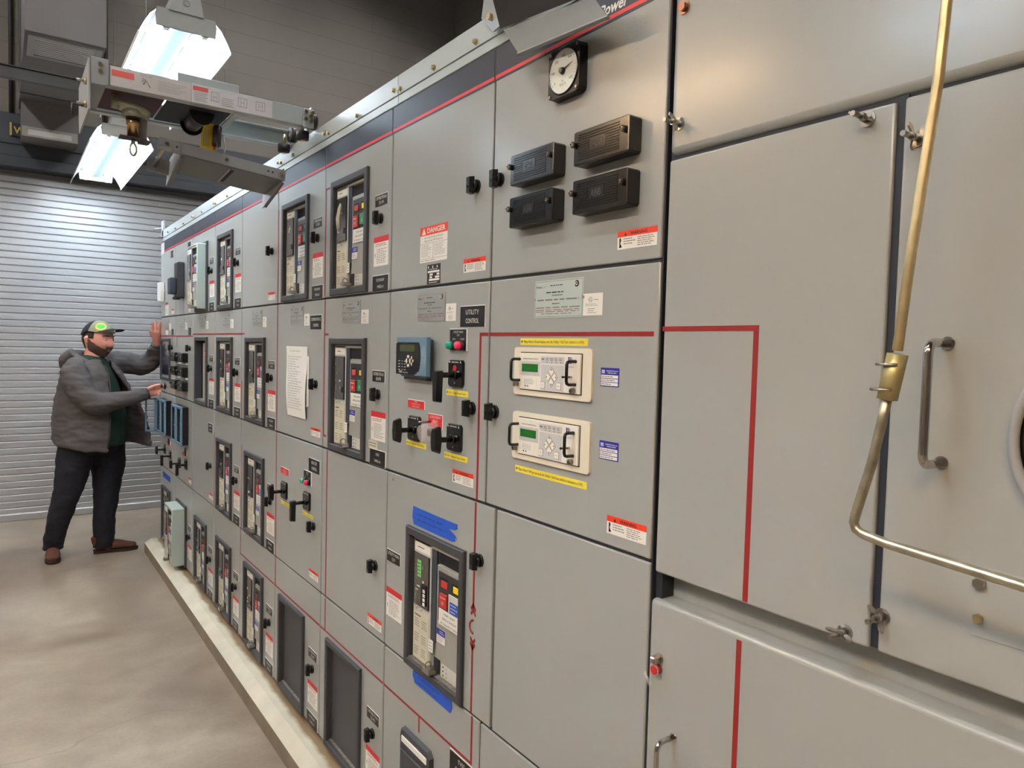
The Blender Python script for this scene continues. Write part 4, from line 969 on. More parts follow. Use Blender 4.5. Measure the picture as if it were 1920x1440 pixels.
# S8 bottom door
t, o = SEC[1]; d = door(t, o, 1.508, 2.078, R[0], R[1])
tape_poly(d, o, [(2.075, 1.541, .5515, .5585), (1.549, 1.541, .5585, .683), (1.838, 1.830, .505, .5515)])
plate(d, o, 1.652, 1.530, .488, .547, ('TVSS', 'CONTROL'), hts=(.2, .2))
g, o = obj_at('surge_display', 1.835, .16, 'dark rounded box with a pale bar on the bottom door by the TVSS plate', 'cover')
m = MB(True, o); ya, yb, za, zb = 1.928, 1.742, .16, .487; c_ = .016
m.prism([(yb, za), (ya, za), (ya, zb - c_), (ya - c_ * .4, zb), (yb + c_, zb), (yb, zb - c_)], 0, .014, 'bezel', top=.97); m.box(ya - .012, yb + .012, za + .02, zb - .06, .013, .020, 'dark_cover', .004); m.build('body', g)
m = MB(True, o); m.box(ya - .014, yb + .016, zb - .040, zb - .020, .013, .0175, 'white', .002); m.build('light_bar', g)
t, o = SEC[2]
d = door(t, o, 2.078, 2.648, R[1], R[2]); knob(d, o, 2.154, .924); warn_wide(d, o, 2.208, 2.100, .714, .750); tape_poly(d, o, [(2.600, 2.592, R[1] + .004, R[2] - .004)])
# S6
t, o = SEC[3]
d = door(t, o, 2.648, 3.217, R[2], R[3]); std_labels(d, o, 2.646, R[3]); knob(d, o, 2.724, 1.493); warn_wide(d, o, 2.774, 2.671, 1.287, 1.320)
plate(d, o, 2.792, 2.668, 1.706, 1.764, ('DISTRIBUTION 2', 'CONTROL'), hts=(.2, .2)); tape_poly(d, o, [(3.214, 3.207, 1.257, 1.819)])
g, o = obj_at('paper_sheet', 2.95, 1.35, 'white printed paper sheet taped to the cabinet door', 'paper')
m = MB(True, o)
n = 10
for k in range(n):
    za, zb = 1.345 + .293 * k / n, 1.345 + .293 * (k + 1) / n; L = lambda z_: 3.088 - .036 * (1.638 - z_) / .29; wv = lambda z_: .004 + .004 * math.sin((z_ - 1.345) * 18)
    m.poly([(L(za), za, wv(za)), (2.821, za, wv(za) + .002), (2.821, zb, wv(zb) + .002), (L(zb), zb, wv(zb))], 'paper', True)
m.build('sheet', g, recalc=False)
m = MB(True, o); m.strokes(3.01, 2.87, 1.615, 1.622, 1, 'ink_grey', .0105); m.strokes(3.035, 2.845, 1.375, 1.60, 22, 'ink_grey', .0108, .30, .5); m.build('printed_text', g)
m = MB(True, o); m.poly([(2.84, 1.39, .002), (2.800, 1.40, .002), (2.800, 1.60, .002), (2.84, 1.60, .002)], 'paper'); m.build('under_sheet', g)
t, o = SEC[3]
d = door(t, o, 2.648, 3.217, R[1], R[2]); knob(d, o, 2.730, .929); warn_wide(d, o, 2.777, 2.674, .717, .751); tape_poly(d, o, [(3.214, 3.207, R[1] + .004, R[2] - .004)])
plate(d, o, 2.792, 2.668, 1.141, 1.197, ('BUS TIE', 'CONTROL'), hts=(.2, .2)); plate(d, o, 3.143, 3.033, 1.078, 1.108, ('NOTICE', 'MUST BE IN LOCAL TO', 'OPERATE MANUALLY'), name='red_label', face='warn_red', hts=(.18, .15, .15), lab='small red engraved plate')
yellow(d, o, 3.145, 3.020, .943, .958, 'Q-3-2 - Remote Close'); yellow(d, o, 2.862, 2.742, .952, .967, 'Q-C-1 - Going Closed')
lightpair(2.800, 1.110, .95, 'green and red indicator lights by the BUS TIE CONTROL plate', 'BUS TIE')
cswitch(3.088, 1.010, 'oval', 1.0, 'black oval-knob control switch on the BUS TIE CONTROL door'); cswitch(2.804, 1.016, 'pistol', 1.0, 'black pistol-grip control switch on the BUS TIE CONTROL door')
# S5 top, S3 third row
t, o = SEC[4]; d = door(t, o, 3.217, 3.800, R[3], R[4]); navy(d, o, 3.221, 3.796); knob(d, o, 3.300, 2.064); warn_wide(d, o, 3.357, 3.252, 1.845, 1.880)
t, o = SEC[6]; d = door(t, o, 4.370, 4.950, R[1], R[2]); knob(d, o, 4.446, .915); warn_wide(d, o, 4.500, 4.393, .717, .75); plate(d, o, 4.513, 4.402, 1.112, 1.166, ('GENERATOR', 'CONTROL'), hts=(.2, .2))
# S2 doors
t, o = SEC[7]
d = door(t, o, 4.950, 5.520, R[3], R[4]); navy(d, o, 4.953, 5.516); plate(d, o, 5.111, 5.010, 2.240, 2.296, ('', ''), hts=(.2, .2))
m = MB(True, o); m.box(5.238, 5.230, 1.83, 1.93, 0, .0006, 'ink'); m.build('seam_line', d); warn_wide(d, o, 5.10, 5.03, 1.84, 1.87)
d = door(t, o, 4.950, 5.520, R[2], R[3]); std_labels(d, o, 4.968, R[3]); knob(d, o, 5.035, 1.60); tape_poly(d, o, [(5.516, 4.954, 1.676, 1.684)]); plate(d, o, 5.085, 4.990, 1.685, 1.738, ('', ''))
m = MB(True, o); m.box(5.47, 5.46, 1.60, 1.676, 0, .0006, 'tape_red'); m.build('mimic_line', d)
d = door(t, o, 4.950, 5.520, R[1], R[2]); warn_wide(d, o, 5.075, 4.985, .712, .748)
g, o = obj_at('molded_case_breaker', 5.33, 1.93, 'tall dark grey breaker handle unit on the top door beside the racked-out breaker', 'circuit breaker')
m = MB(True, o); m.box(5.215, 5.33, 1.935, 2.175, 0, .045, 'breaker_dark', .006); m.box(5.26, 5.31, 1.925, 1.945, .02, .06, 'dark_cover', .004); m.build('body', g)
m = MB(True, o); m.box(5.24, 5.34, 1.96, 2.07, .045, .085, 'slot', .006); m.build('handle_block', g)
m = MB(True, o); m.box(5.345, 5.40, 1.96, 2.07, .0, .05, 'sticker_fade', .002); m.strokes(5.395, 5.35, 1.97, 2.06, 5, 'ink_red', .051); m.build('tag_plate', g)
# relays on the two far sections
k_ = 0
for y0, nm in ((5.10, 'right'), (5.345, 'left')):
    for z0, rw in ((1.505, 'top'), (1.409, 'middle'), (1.313, 'bottom')):
        testbox(y0, z0, 'small black relay box, %s row of the %s column beside the dark screen' % (rw, nm), scale=(.160, .062, .036), text=False, group='black relay boxes near the man')
for z0, rw in ((1.487, 'upper'), (1.391, 'lower')):
    g, o = obj_at('auxiliary_relay', 5.19, z0, 'pale grey strip with terminals between the black relay boxes, %s gap' % rw, 'relay', 'terminal strips between relay boxes')
    m = MB(True, o); m.box(5.10, 5.44, z0, z0 + .012, 0, .015, 'relay_grey', .002); m.build('strip', g)
# S1 doors
t, o = SEC[8]
d = door(t, o, 5.520, 6.090, R[3], R[4]); navy(d, o, 5.524, 6.086); knob(d, o, 5.625, 2.062); plate(d, o, 5.695, 5.598, 2.243, 2.297, ('', '')); warn_tall(d, o, 5.75, 1.75, ya=.16, yb=.035, za=.085, zb=.18); warn_wide(d, o, 5.675, 5.57, 1.84, 1.873)
m = MB(True, o); m.box(6.08, 5.95, 2.30, 2.385, .001, .0016, 'sticker_fade'); m.build('faded_sticker', d)
d = door(t, o, 5.520, 6.090, R[2], R[3]); std_labels(d, o, 5.530, R[3]); tape_poly(d, o, [(6.086, 5.524, 1.676, 1.684), (5.64, 5.632, 1.60, 1.676)]); plate(d, o, 5.66, 5.575, 1.687, 1.735, ('', '')); knob(d, o, 5.640, 1.597)
m = MB(True, o); m.box(5.89, 5.81, 1.69, 1.722, 0, .0006, 'white'); m.build('note_label', d)
d = door(t, o, 5.520, 6.090, R[1], R[2])
g, o = obj_at('paper_pad', 6.0, 1.94, 'white paper hanging from the edge of the farthest top door', 'paper')
m = MB(True, o); m.prism([(6.085, 2.085), (5.94, 2.085), (5.93, 2.02), (5.945, 1.94), (6.08, 1.95)], .004, .028, 'paper'); m.build('pages', g)
g, o = obj_at('display_screen', 5.86, 1.36, 'dark glossy control screen in a brown frame in front of the man', 'screen')
m = MB(True, o)
for q in ((6.07, 5.70, 1.640, 1.662), (6.07, 5.70, 1.350, 1.372), (6.07, 6.04, 1.372, 1.640), (5.715, 5.70, 1.372, 1.640)): m.box(*q, 0, .012, 'bezel', .002)
m.build('frame', g)
m = MB(True, o); m.box(6.04, 5.715, 1.372, 1.640, 0, .006, 'screen_blue'); m.build('glass', g)
g, o = obj_at('selector_knob', 5.90, 1.29, 'black and silver push knob the man is holding', 'knob')
m = MB(True, o); m.cyl((5.90, 1.305, 0), (5.90, 1.305, .008), .024, 'black', n=18); m.cyl((5.90, 1.305, .008), (5.90, 1.305, .022), .020, 'chrome', n=18); m.cyl((5.90, 1.305, .022), (5.90, 1.305, .034), .014, 'black', n=18); m.build('stem', g)
# blue relays with covers
for y0, y1, lab, opn in ((5.655, 5.80, 'blue-framed relay on the farthest section, right of the open glass cover', 0), (5.835, 5.98, 'blue-framed relay at the far edge with an open window cover, just below the man\'s hand', 1),
                         (5.075, 5.225, 'blue-framed relay nearest to the camera of the four', 0), (5.26, 5.40, 'blue-framed relay, second of the four counting from the camera', 0)):
    g, o = obj_at('blue_relay', (y0 + y1) / 2, .955, lab, 'relay', 'blue framed relays'); D = .05
    m = MB(True, o); m.box(y0 + .002, y1 - .002, .957, 1.210, 0, D - .012, 'black', .003); m.build('case', g)
    m = MB(True, o)
    for q in ((y0, y1, 1.194, 1.212), (y0, y1, .955, .973), (y0, y0 + .014, .973, 1.194), (y1 - .014, y1, .973, 1.194)): m.box(*q, D - .014, D, 'meter_blue', .003)
    m.build('frame', g)
    m = MB(True, o); m.box(y0 + .014, y1 - .014, .973, 1.194, D - .013, D - .004, 'black'); m.strokes(y0 + .05, y0 + .028, 1.0, 1.12, 4, 'relay_grey', D - .0036, .4, .7); m.build('window', g)
    if opn:
        m = MB(True, o); yo = y1 + .003; D2 = D + .075
        for q in ((yo, yo + .012, .955, 1.212, D, D + .012), (yo, yo + .012, .955, 1.212, D2 - .012, D2), (yo, yo + .012, 1.198, 1.212, D, D2), (yo, yo + .012, .955, .969, D, D2)): m.box(*q, 'meter_blue', .002)
        m.build('hinged_cover', g)
lightpair(5.155, .902, .8, 'red and green indicator lights under the nearer pair of blue relays', 'GEN'); lightpair(5.735, .902, .8, 'red and green indicator lights under the far pair of blue relays', 'GEN')
cswitch(5.92, .825, 'oval', .95, 'black oval-knob switch under the far pair of blue relays'); cswitch(5.70, .805, 'pistol', .95, 'black pistol-grip switch under the far pair of blue relays')
cswitch(5.36, .800, 'oval', .95, 'black oval-knob switch under the nearer pair of blue relays'); cswitch(5.14, .822, 'pistol', .95, 'black pistol-grip switch under the nearer pair of blue relays')
mat('spreader', (112, 114, 112), 0.5, var=0.05, vscale=8)
mat('gearbox', (158, 158, 138), 0.4, 0.5, var=0.15, vscale=30); mat('zinc_iris', (196, 164, 118), 0.25, 1.0, var=0.3, vscale=12)
# ------------------------------------------------------------ near right cabinet
t = empty('instrument_cabinet', (1, -.9, 0.1), 'large plain grey cabinet filling the right side, with wing-nut fastened doors', 'switchgear cabinet'); o = (-.9, .1)
m = MB(True, o); m.box(-.9, .932, .1, 2.42, -1.35, -.06, 'paint_frame'); m.box(-.9, .930, 1.15, 1.28, -.06, -.045, 'paint'); m.box(.915, .930, .1, 2.42, -.06, -.012, 'gap'); m.box(.500, .516, 1.24, 2.01, -.058, -.006, 'gap'); m.box(-.9, .925, 1.995, 2.018, -.058, -.010, 'gap'); m.build('frame', t)  # dark strips added between the doors in place of seam shade
def bigdoor(ya, yb, za, zb, name, th=.045, bev=.008):
    m = MB(True, o); m.box(ya + .003, yb - .003, za, zb, -th, 0, 'paint', bev, 4); return m.build(name, t)
dtop = bigdoor(-.9, .930, 2.010, 2.50, 'top_panel', bev=.014); dl = bigdoor(.511, .926, 1.238, 2.002, 'door', bev=.004); dr = bigdoor(-.9, .505, 1.238, 2.004, 'door', bev=.004); dlow = bigdoor(-.9, .936, .117, 1.186, 'lower_door', th=.06, bev=.010)
tape_poly(dl, o, [(.925, .717, 1.690, 1.699), (.727, .717, 1.242, 1.690)]); tape_poly(dlow, o, [(.735, .725, .13, 1.174)])
def wing(par, y, z, rot, k=1.0):
    m = MB(True, o); m.cyl((y, z, 0), (y, z, .002), .0115 * k, 'steel', n=18); m.cyl((y, z, .002), (y, z, .020 * k), .0062 * k, 'steel', .0055 * k, n=12); m.cyl((y, z, .018 * k), (y, z, .040 * k), .0038 * k, 'steel', n=10)
    c_, s_ = math.cos(rot), math.sin(rot)
    for sg in (-1, 1):
        a = [(.003, -.003), (.016, .004), (.020, .012), (.014, .014), (.003, .006)]
        pts0 = []
        for r_, h in a: pts0.append((r_ * sg * k, h * k + .008))
        V = []
        for dd in (-.0015, .0015): V.append([m.bm.verts.new(m.T((y + r_ * c_ - dd * s_, z + r_ * s_ + dd * c_, h))) for r_, h in pts0])
        n = len(a); mi = m.mi('steel')
        for i in range(n): m.bm.faces.new((V[0][i], V[0][(i + 1) % n], V[1][(i + 1) % n], V[1][i])).material_index = mi
        m.bm.faces.new(V[0][::-1]).material_index = mi; m.bm.faces.new(V[1]).material_index = mi
    return m.build('wing_bolt', par)
wing(dtop, .903, 2.064, 1.2); wing(dl, .553, 1.988, .5); wing(dr, .483, 1.945, 1.4); wing(dr, .497, 1.290, 1.0); wing(dl, .549, 1.250, .2)
m = MB(True, o); m.cyl((.900, 2.268, 0), (.900, 2.268, .010), .0085, 'copper', n=6); m.cyl((.900, 2.268, 0), (.900, 2.268, .002), .0115, 'copper', n=18); m.build('bolt', dtop)['label'] = 'copper coloured hex bolt'
def pull(par, y, z0, z1, D=.05, r=.0058):
    m = MB(True, o); c_ = .014
    pts = [(y, z1, 0), (y, z1, D - c_)] + [(y, z1 - c_ + c_ * math.cos(a), D - c_ + c_ * math.sin(a)) for a in [PI / 8 * k for k in range(1, 4)]] + [(y, z1 - c_, D)]
    pts += [(y, z0 + c_, D)] + [(y, z0 + c_ - c_ * math.sin(a), D - c_ + c_ * math.cos(a)) for a in [PI / 8 * k for k in range(1, 4)]] + [(y, z0, D - c_), (y, z0, 0)]
    m.tube(pts, r, 'chrome', 14)
    for zz in (z0, z1): m.cyl((y, zz, 0), (y, zz, .0018), r * 1.5, 'chrome', n=16)
    return m.build('pull_handle', par)
pull(dr, .431, 1.516, 1.672, D=.052); pull(dlow, .862, .74, .947, D=.045, r=.005)
m = MB(True, o); m.ring((.224, 1.560, .010), (0, 0, 1), .1235, .0065, 'grey_steel', 64, 10); m.cyl((.224, 1.560, 0), (.224, 1.560, .006), .1195, 'window_dark', n=64); m.build('port_window', dr)['label'] = 'round viewing port with grey ring'
m = MB(True, o); m.box(-.2, .384, 1.303, 1.392, 0, .0012, 'paint', .0005); m.build('access_plate', dr)
m = MB(True, o); m.cyl((.377, 1.372, 0), (.377, 1.372, .010), .007, 'steel', n=6); m.build('bolt', dr)
m = MB(True, o); m.cyl((.377, 1.327, 0), (.377, 1.327, .006), .006, 'zinc_gold', n=6); m.build('bolt', dr)
m = MB(True, o); m.cyl((.905, 1.078, 0), (.905, 1.078, .003), .010, 'steel', n=16); m.box(.899, .911, 1.072, 1.084, .003, .02, 'steel', .002); m.build('latch', dlow)
m = MB(True, o); m.cyl((.905, 1.058, 0), (.905, 1.058, .014), .0085, 'red_button', n=16); m.ring((.905, 1.058, .012), (0, 0, 1), .0095, .0016, 'clear', 16, 5); m.poly([(.925, 1.045, .02), (.905, 1.030, .024), (.900, 1.038, .024), (.920, 1.052, .02)], 'clear'); m.build('lockout_tag', dlow)['label'] = 'red and clear plastic tag'
m = MB(True, o); m.strokes(.800, .792, 1.485, 1.497, 4, 'ink_grey', .0004, .3, .6); m.strokes(.668, .655, 1.492, 1.508, 4, 'ink_grey', .0004, .3, .6); m.build('scuff_marks', dl)

# hanging gold operating rod (world coordinates, x = 1 - distance)
rx = .885
def onx(y, z): return (rx, y, z)
P0 = [onx(.432, 2.22), onx(.4035, 2.06), onx(.4105, 1.965), onx(.430, 1.775), onx(.4425, 1.652)]
g = empty('operating_rod', (rx, .45, 1.42), 'long gold zinc-plated bent rod with square clamp hanging in front of the near right doors', 'rod')
def W2(m, pts): return [(x - rx, y - .45, z - 1.42) for x, y, z in pts]
k = .885
c0 = (.4415, 1.655); 
m = MB(False); m.tube(W2(m, [onx(.395, 2.20), onx(.4035, 2.05), onx(.4075, 1.975), onx(.428, 1.775), onx(.438, 1.66)]), .0062, 'rod_gold', 14); m.build('upper_rod', g)
m = MB(False); m.tube(W2(m, [onx(.447, 1.604), onx(.452, 1.575), onx(.462, 1.52), onx(.4795, 1.452), onx(.4815, 1.440), onx(.478, 1.432), onx(.470, 1.428), onx(.440, 1.423), onx(.30, 1.412), onx(.10, 1.398)]), .0062, 'rod_steel', 14); m.build('lower_rod', g)
m = MB(False); a = Vector((0, .4375 - .45, 1.656 - 1.42)); b = Vector((0, .4475 - .45, 1.600 - 1.42)); m.tube([tuple(a), tuple(b)], [.0125, .0125], 'clamp', 4, up=(1, 1, 0)); m.build('clamp_block', g)
for zz, yy in ((1.643, .4405), (1.612, .446)):
    m = MB(False); m.tube([(0.004, yy - .45 - .006, zz - 1.42), (-.002, yy - .45 + .016, zz - 1.42), (-.008, yy - .45 + .018, zz - 1.42), (-.012, yy - .45 + .010, zz - 1.42), (-.010, yy - .45 - .008, zz - 1.42)], .0018, 'steel', 8); m.build('cotter_pin', g)

# ------------------------------------------------------------ lifting rail on top of the lineup
t = empty('lifting_rail', (1, 3.5, 2.395), 'pale steel lifting rail bolted along the top of the whole lineup', 'rail'); o = (3.5, 2.395)
m = MB(True, o)
for a, b in ((-.9, 2.046), (2.050, 6.06)):
    m.box(a, b, 2.3955, 2.421, -.012, -.001, 'galv', .001); m.box(a, b, 2.4235, 2.482, -.012, .0005, 'galv', .0008)
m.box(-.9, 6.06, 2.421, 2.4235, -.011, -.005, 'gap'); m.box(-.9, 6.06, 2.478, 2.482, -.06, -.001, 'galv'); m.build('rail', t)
ys = [1.60, 1.82, 2.03, 2.075, 2.36, 2.62, 2.66, 3.02, 3.18, 3.22, 3.55, 3.77, 3.81, 4.1, 4.36, 4.40, 4.7, 4.93, 4.97, 5.25, 5.52, 5.8]
for k, y in enumerate(ys):
    m = MB(True, (0, 0)); m.cyl((0, 0, 0), (0, 0, .002), .0085, 'zinc_gold', n=14); m.cyl((0, 0, .002), (0, 0, .009), .0068, 'zinc_gold', n=6)
    if k == 0: bolt0 = m.build('bolt', t, loc=(-.001, y - o[0], 2.437 - o[1]))
    else:
        m.bm.free(); c_ = bolt0.copy(); C.objects.link(c_); c_.parent = t; c_.location = (-.001, y - o[0], (2.437 if k % 3 else 2.444) - o[1])
m = MB(True, o); m.box(6.0, 6.085, 2.43, 2.555, -.012, .0005, 'galv', .001); m.box(6.0, 6.085, 2.43, 2.435, -.05, .03, 'galv'); m.tube([(6.07, 2.50, 0), (6.10, 2.50, .02), (6.10, 2.49, .05)], .005, 'steel', 8); m.build('end_stop', t)

# ------------------------------------------------------------ overhead breaker hoist
HX, HY, HZ = .62, 2.93, 2.39
t = empty('breaker_hoist', (HX, HY, HZ), 'overhead travelling hoist arm of pale steel with warning stickers, reaching out from the rail', 'hoist')
def hb(m, x0, x1, y0, y1, z0, z1, mt_, bev=.001): m.box(x0 - HX, x1 - HX, y0 - HY, y1 - HY, z0 - HZ, z1 - HZ, mt_, bev)
def hp(x, y, z): return (x - HX, y - HY, z - HZ)
m = MB(False); hb(m, .262, .985, 2.750, 2.756, 2.485, 2.552, 'galv'); hb(m, .262, .985, 2.756, 2.785, 2.485, 2.490, 'galv'); hb(m, .262, .985, 2.756, 2.785, 2.547, 2.552, 'galv'); m.build('near_side_beam', t)
m = MB(False); hb(m, .262, 1.00, 3.080, 3.086, 2.475, 2.545, 'galv'); hb(m, .262, 1.00, 3.05, 3.08, 2.475, 2.480, 'galv'); hb(m, .262, 1.00, 3.05, 3.08, 2.540, 2.545, 'galv'); m.build('far_side_beam', t)
m = MB(False)   # end plate: bent steel box end
hb(m, .234, .240, 2.74, 3.10, 2.395, 2.560, 'grey_steel'); hb(m, .240, .292, 2.742, 2.748, 2.482, 2.566, 'grey_steel'); hb(m, .240, .285, 2.742, 3.09, 2.480, 2.484, 'grey_steel'); m.build('end_plate', t)
for x, z in ((.268, 2.545), (.268, 2.522)):
    m = MB(False); m.tube([hp(x, 2.742, z), hp(x, 2.735, z)], .007, 'zinc_gold', 6); m.build('bolt', t)
for y, z in ((2.80, 2.50), (2.80, 2.425)):
    m = MB(False); m.tube([hp(.234, y, z), hp(.226, y, z)], .012, 'zinc_gold', 6); m.tube([hp(.226, y, z), hp(.205, y, z)], .005, 'steel', 8); m.build('bolt', t)
m = MB(False); m.tube([hp(.234, 2.83, 2.425), hp(.195, 2.83, 2.428), hp(.195, 2.83, 2.39)], .004, 'dark_steel', 8); m.build('bracket_pin', t)
# stickers
def xz_text(m, s_, x, z, y, h, mt_, width=None): m.text(s_, x - HX, z - HZ, y - HY, h, mt_, width=width)
m = MB(False); hb(m, .297, .545, 2.7488, 2.750, 2.488, 2.549, 'sticker_fade', 0); hb(m, .302, .368, 2.7482, 2.749, 2.520, 2.540, 'sticker_red', 0)
xz_text(m, 'SAFE USE', .405, 2.538, 2.7484, .006, 'ink_grey')
for a, b in (((.392, 2.531), (.404, 2.527)), ((.390, 2.521), (.404, 2.527)), ((.404, 2.527), (.416, 2.505)), ((.395, 2.512), (.404, 2.527))): m.tube([hp(a[0], 2.7486, a[1]), hp(b[0], 2.7486, b[1])], .0018, 'ink_grey', 5)
mi = m.mi('ink_grey')
for k in range(6): m.poly([hp(.44, 2.7483, 2.532 - k * .006), hp(.53 - .01 * (k % 3), 2.7483, 2.532 - k * .006), hp(.53 - .01 * (k % 3), 2.7483, 2.5333 - k * .006), hp(.44, 2.7483, 2.5333 - k * .006)], 'ink_grey')
m.build('warning_sticker', t)
m = MB(False); hb(m, .548, .828, 2.7488, 2.750, 2.488, 2.549, 'sticker_white', 0); hb(m, .552, .602, 2.7482, 2.749, 2.530, 2.545, 'sticker_red', 0)
for x0, w in ((.612, .026), (.705, .030), (.768, .032)):
    for q in ((x0, x0 + w, 2.536, 2.5372), (x0, x0 + w, 2.505, 2.5062), (x0, x0 + .0012, 2.505, 2.537), (x0 + w, x0 + w + .0012, 2.505, 2.537), (x0 + w * .3, x0 + w * .32, 2.508, 2.533), (x0 + w * .7, x0 + w * .72, 2.508, 2.533), (x0 + w * .3, x0 + w * .72, 2.520, 2.5212)): hb(m, q[0], q[1], 2.7480, 2.749, q[2], q[3], 'ink_grey', 0)
for x0, x1 in ((.556, .600), (.648, .690)):
    for k in range(5): hb(m, x0, x1 - .006 * (k % 2), 2.7480, 2.749, 2.522 - k * .0065, 2.5233 - k * .0065, 'ink_grey', 0)
m.build('instruction_sticker', t)
m = MB(False); hb(m, .505, .712, 2.765, 2.770, 2.545, 2.585, 'galv', .002); m.build('guard_plate', t)
m = MB(False); hb(m, .690, .715, 2.756, 3.08, 2.475, 2.481, 'galv'); m.build('cross_brace', t)
m = MB(False); hb(m, .262, .47, 2.79, 3.05, 2.488, 2.492, 'maroon', .001); m.build('inner_tray', t)['label'] = 'dark maroon inner tray'
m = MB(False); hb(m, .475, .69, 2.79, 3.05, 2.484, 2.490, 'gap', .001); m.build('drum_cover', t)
m = MB(False); m.tube([hp(.60, 2.84, 2.480), hp(.60, 3.00, 2.480)], .030, 'dark_steel', 24); m.tube([hp(.60, 2.83, 2.480), hp(.60, 2.838, 2.480)], .042, 'black', 24); m.tube([hp(.60, 3.0, 2.480), hp(.60, 3.008, 2.480)], .042, 'black', 24); m.build('cable_drum', t)
# gearbox and crank socket
m = MB(False)
m.tube([hp(.315, 2.85, 2.462), hp(.345, 2.85, 2.456), hp(.375, 2.85, 2.450), hp(.41, 2.85, 2.444), hp(.43, 2.85, 2.440)], [(.014, .024), (.016, .028), (.021, .036), (.021, .036), (.016, .030)], 'gearbox', 16)
m.tube([hp(.322, 2.84, 2.485), hp(.322, 2.84, 2.442)], .013, 'gearbox', 14); m.tube([hp(.378, 2.85, 2.445), hp(.378, 2.85, 2.420)], .036, 'gearbox', 20); m.tube([hp(.378, 2.85, 2.42), hp(.378, 2.85, 2.414)], .024, 'black', 20); m.build('gearbox', t)
m = MB(False); m.tube([hp(.377, 2.85, 2.414), hp(.377, 2.85, 2.395), hp(.377, 2.85, 2.394), hp(.377, 2.85, 2.352)], [.021, .021, .018, .018], 'zinc_iris', 20); m.build('socket', t)
m = MB(False); m.prism([(.335 - HX, 2.348 - HZ), (.41 - HX, 2.346 - HZ), (.43 - HX, 2.340 - HZ), (.43 - HX, 2.344 - HZ), (.41 - HX, 2.351 - HZ), (.335 - HX, 2.352 - HZ)], 2.825 - HY, 2.875 - HY, 'dark_steel', axis=1); hb(m, .395, .427, 2.878, 2.882, 2.34, 2.43, 'grey_steel'); m.build('guard_bracket', t)
m = MB(False); m.tube([hp(.378, 2.85, 2.350), hp(.378, 2.85, 2.335)], .007, 'steel', 10); m.tube([hp(.378 + .010 * math.sin(2 * PI * k_ / 20), 2.85, 2.313 + .021 * math.cos(2 * PI * k_ / 20)) for k_ in range(21)], .004, 'steel', 8); m.build('crank_eye', t)
# wheels at the rail end
def wheel_v(y):
    m = MB(False); m.tube([hp(.985, y, 2.520), hp(1.012, y, 2.520)], .030, 'rubber', 24); m.tube([hp(.983, y, 2.520), hp(1.014, y, 2.520)], .008, 'zinc_gold', 10); m.build('carrying_wheel', t)
wheel_v(2.80); wheel_v(3.03)
m = MB(False); hb(m, .945, .985, 2.742, 2.748, 2.478, 2.548, 'galv'); hb(m, .975, .979, 2.75, 2.84, 2.478, 2.560, 'galv'); m.build('wheel_bracket', t)
for x, z in ((.952, 2.535), (.952, 2.508), (.972, 2.520), (.978, 2.535), (.974, 2.503)):
    m = MB(False); m.tube([hp(x, 2.742, z), hp(x, 2.732, z)], .0075, 'zinc_gold', 6); m.build('bolt', t)
for y in (2.81, 3.04):
    m = MB(False); x = .965; m.tube([hp(x, y, 2.478), hp(x, y, 2.448)], .024, 'rubber', 22); m.tube([hp(x, y, 2.52), hp(x, y, 2.478)], .007, 'zinc_gold', 8); m.tube([hp(x, y, 2.448), hp(x, y, 2.442)], .010, 'zinc_gold', 6); m.build('guide_roller', t)

# yellow tag
m = MB(False); X0, Y0_, Z0_ = .642, 2.90, 2.36
def q3(u, v): return (u - .0 + .012 * math.sin(v * 30), .006 * math.sin(u * 60) + .25 * u, v)
nn = 6
for i in range(nn):
    v0, v1 = i / nn, (i + 1) / nn
    def row(v):
        w0, w1 = (-.030 + .010 * v, .030 - (.010 * v)); return [(w0 - .004 * (1 - v), .004 * math.sin(v * 5), v * .105), (w1, .012 + .004 * math.sin(v * 5), v * .105 - .012 * (1 - v))]
    a, b = row(v0), row(v1); m.poly([a[0], a[1], b[1], b[0]], 'tag_yellow', True)
fr = (Vector((.010, .0045, .012)), Vector((0, 0.02, 1)).normalized(), Vector((-1, -.15, 0)).normalized())
m.text('IMPORTANT', 0, 0, 0, .012, 'warn_red', width=.085, bold=True, align='L', frame=(Vector((.024, .002, .006)), fr[1], fr[2]))
for k in range(5): 
    x = -.002 - k * .006; m.poly([(x, -.001, .015), (x - .0016, -.001, .015), (x - .0016, .0, .08 - .01 * (k % 2)), (x, .0, .08 - .01 * (k % 2))], 'ink')
o_ = m.build('warning_tag', loc=(.640, 2.90, 2.365), recalc=False); tag(o_, 'yellow IMPORTANT tag hanging on a wire under the hoist', 'tag')

# spreader bar hanging from the drum cable
SX, SY, SZ = .545, 2.860, 2.367
t = empty('spreader_bar', (SX, SY, SZ), 'grey steel breaker lifting spreader with bent end plates hanging under the hoist', 'lifting beam'); t.rotation_euler = (-.066, .106, -.018)
m = MB(False); m.box(-.085, .372, 0, .004, -.044, 0, 'grey_steel'); m.box(.0, .36, 0, .235, -.044, -.040, 'spreader'); m.box(0, .36, .231, .235, -.040, 0, 'grey_steel'); m.build('channel', t)
for x, nm in ((-.010, 1), (.360, 0)):
    m = MB(False); m.prism([(0.0, .006), (0.0, -.046), (.235, -.096), (.262, -.096), (.262, -.02), (.235, .004)], x, x + .005, 'grey_steel', axis=0)
    m.prism([(0.012, -.050), (.235, -.098), (.235, -.094), (0.012, -.046)], x + .004, x + .013, 'spreader', axis=0); m.build('end_plate', t)
m = MB(False); m.box(-.088, -.012, 0.205, .209, -.070, -.015, 'grey_steel'); m.tube([(-.062, .004, -.030), (-.062, .205, -.045)], .008, 'steel', 12); m.box(-.080, -.035, -.003, .003, -.044, -.028, 'grey_steel', .002); m.build('hook_pin', t)
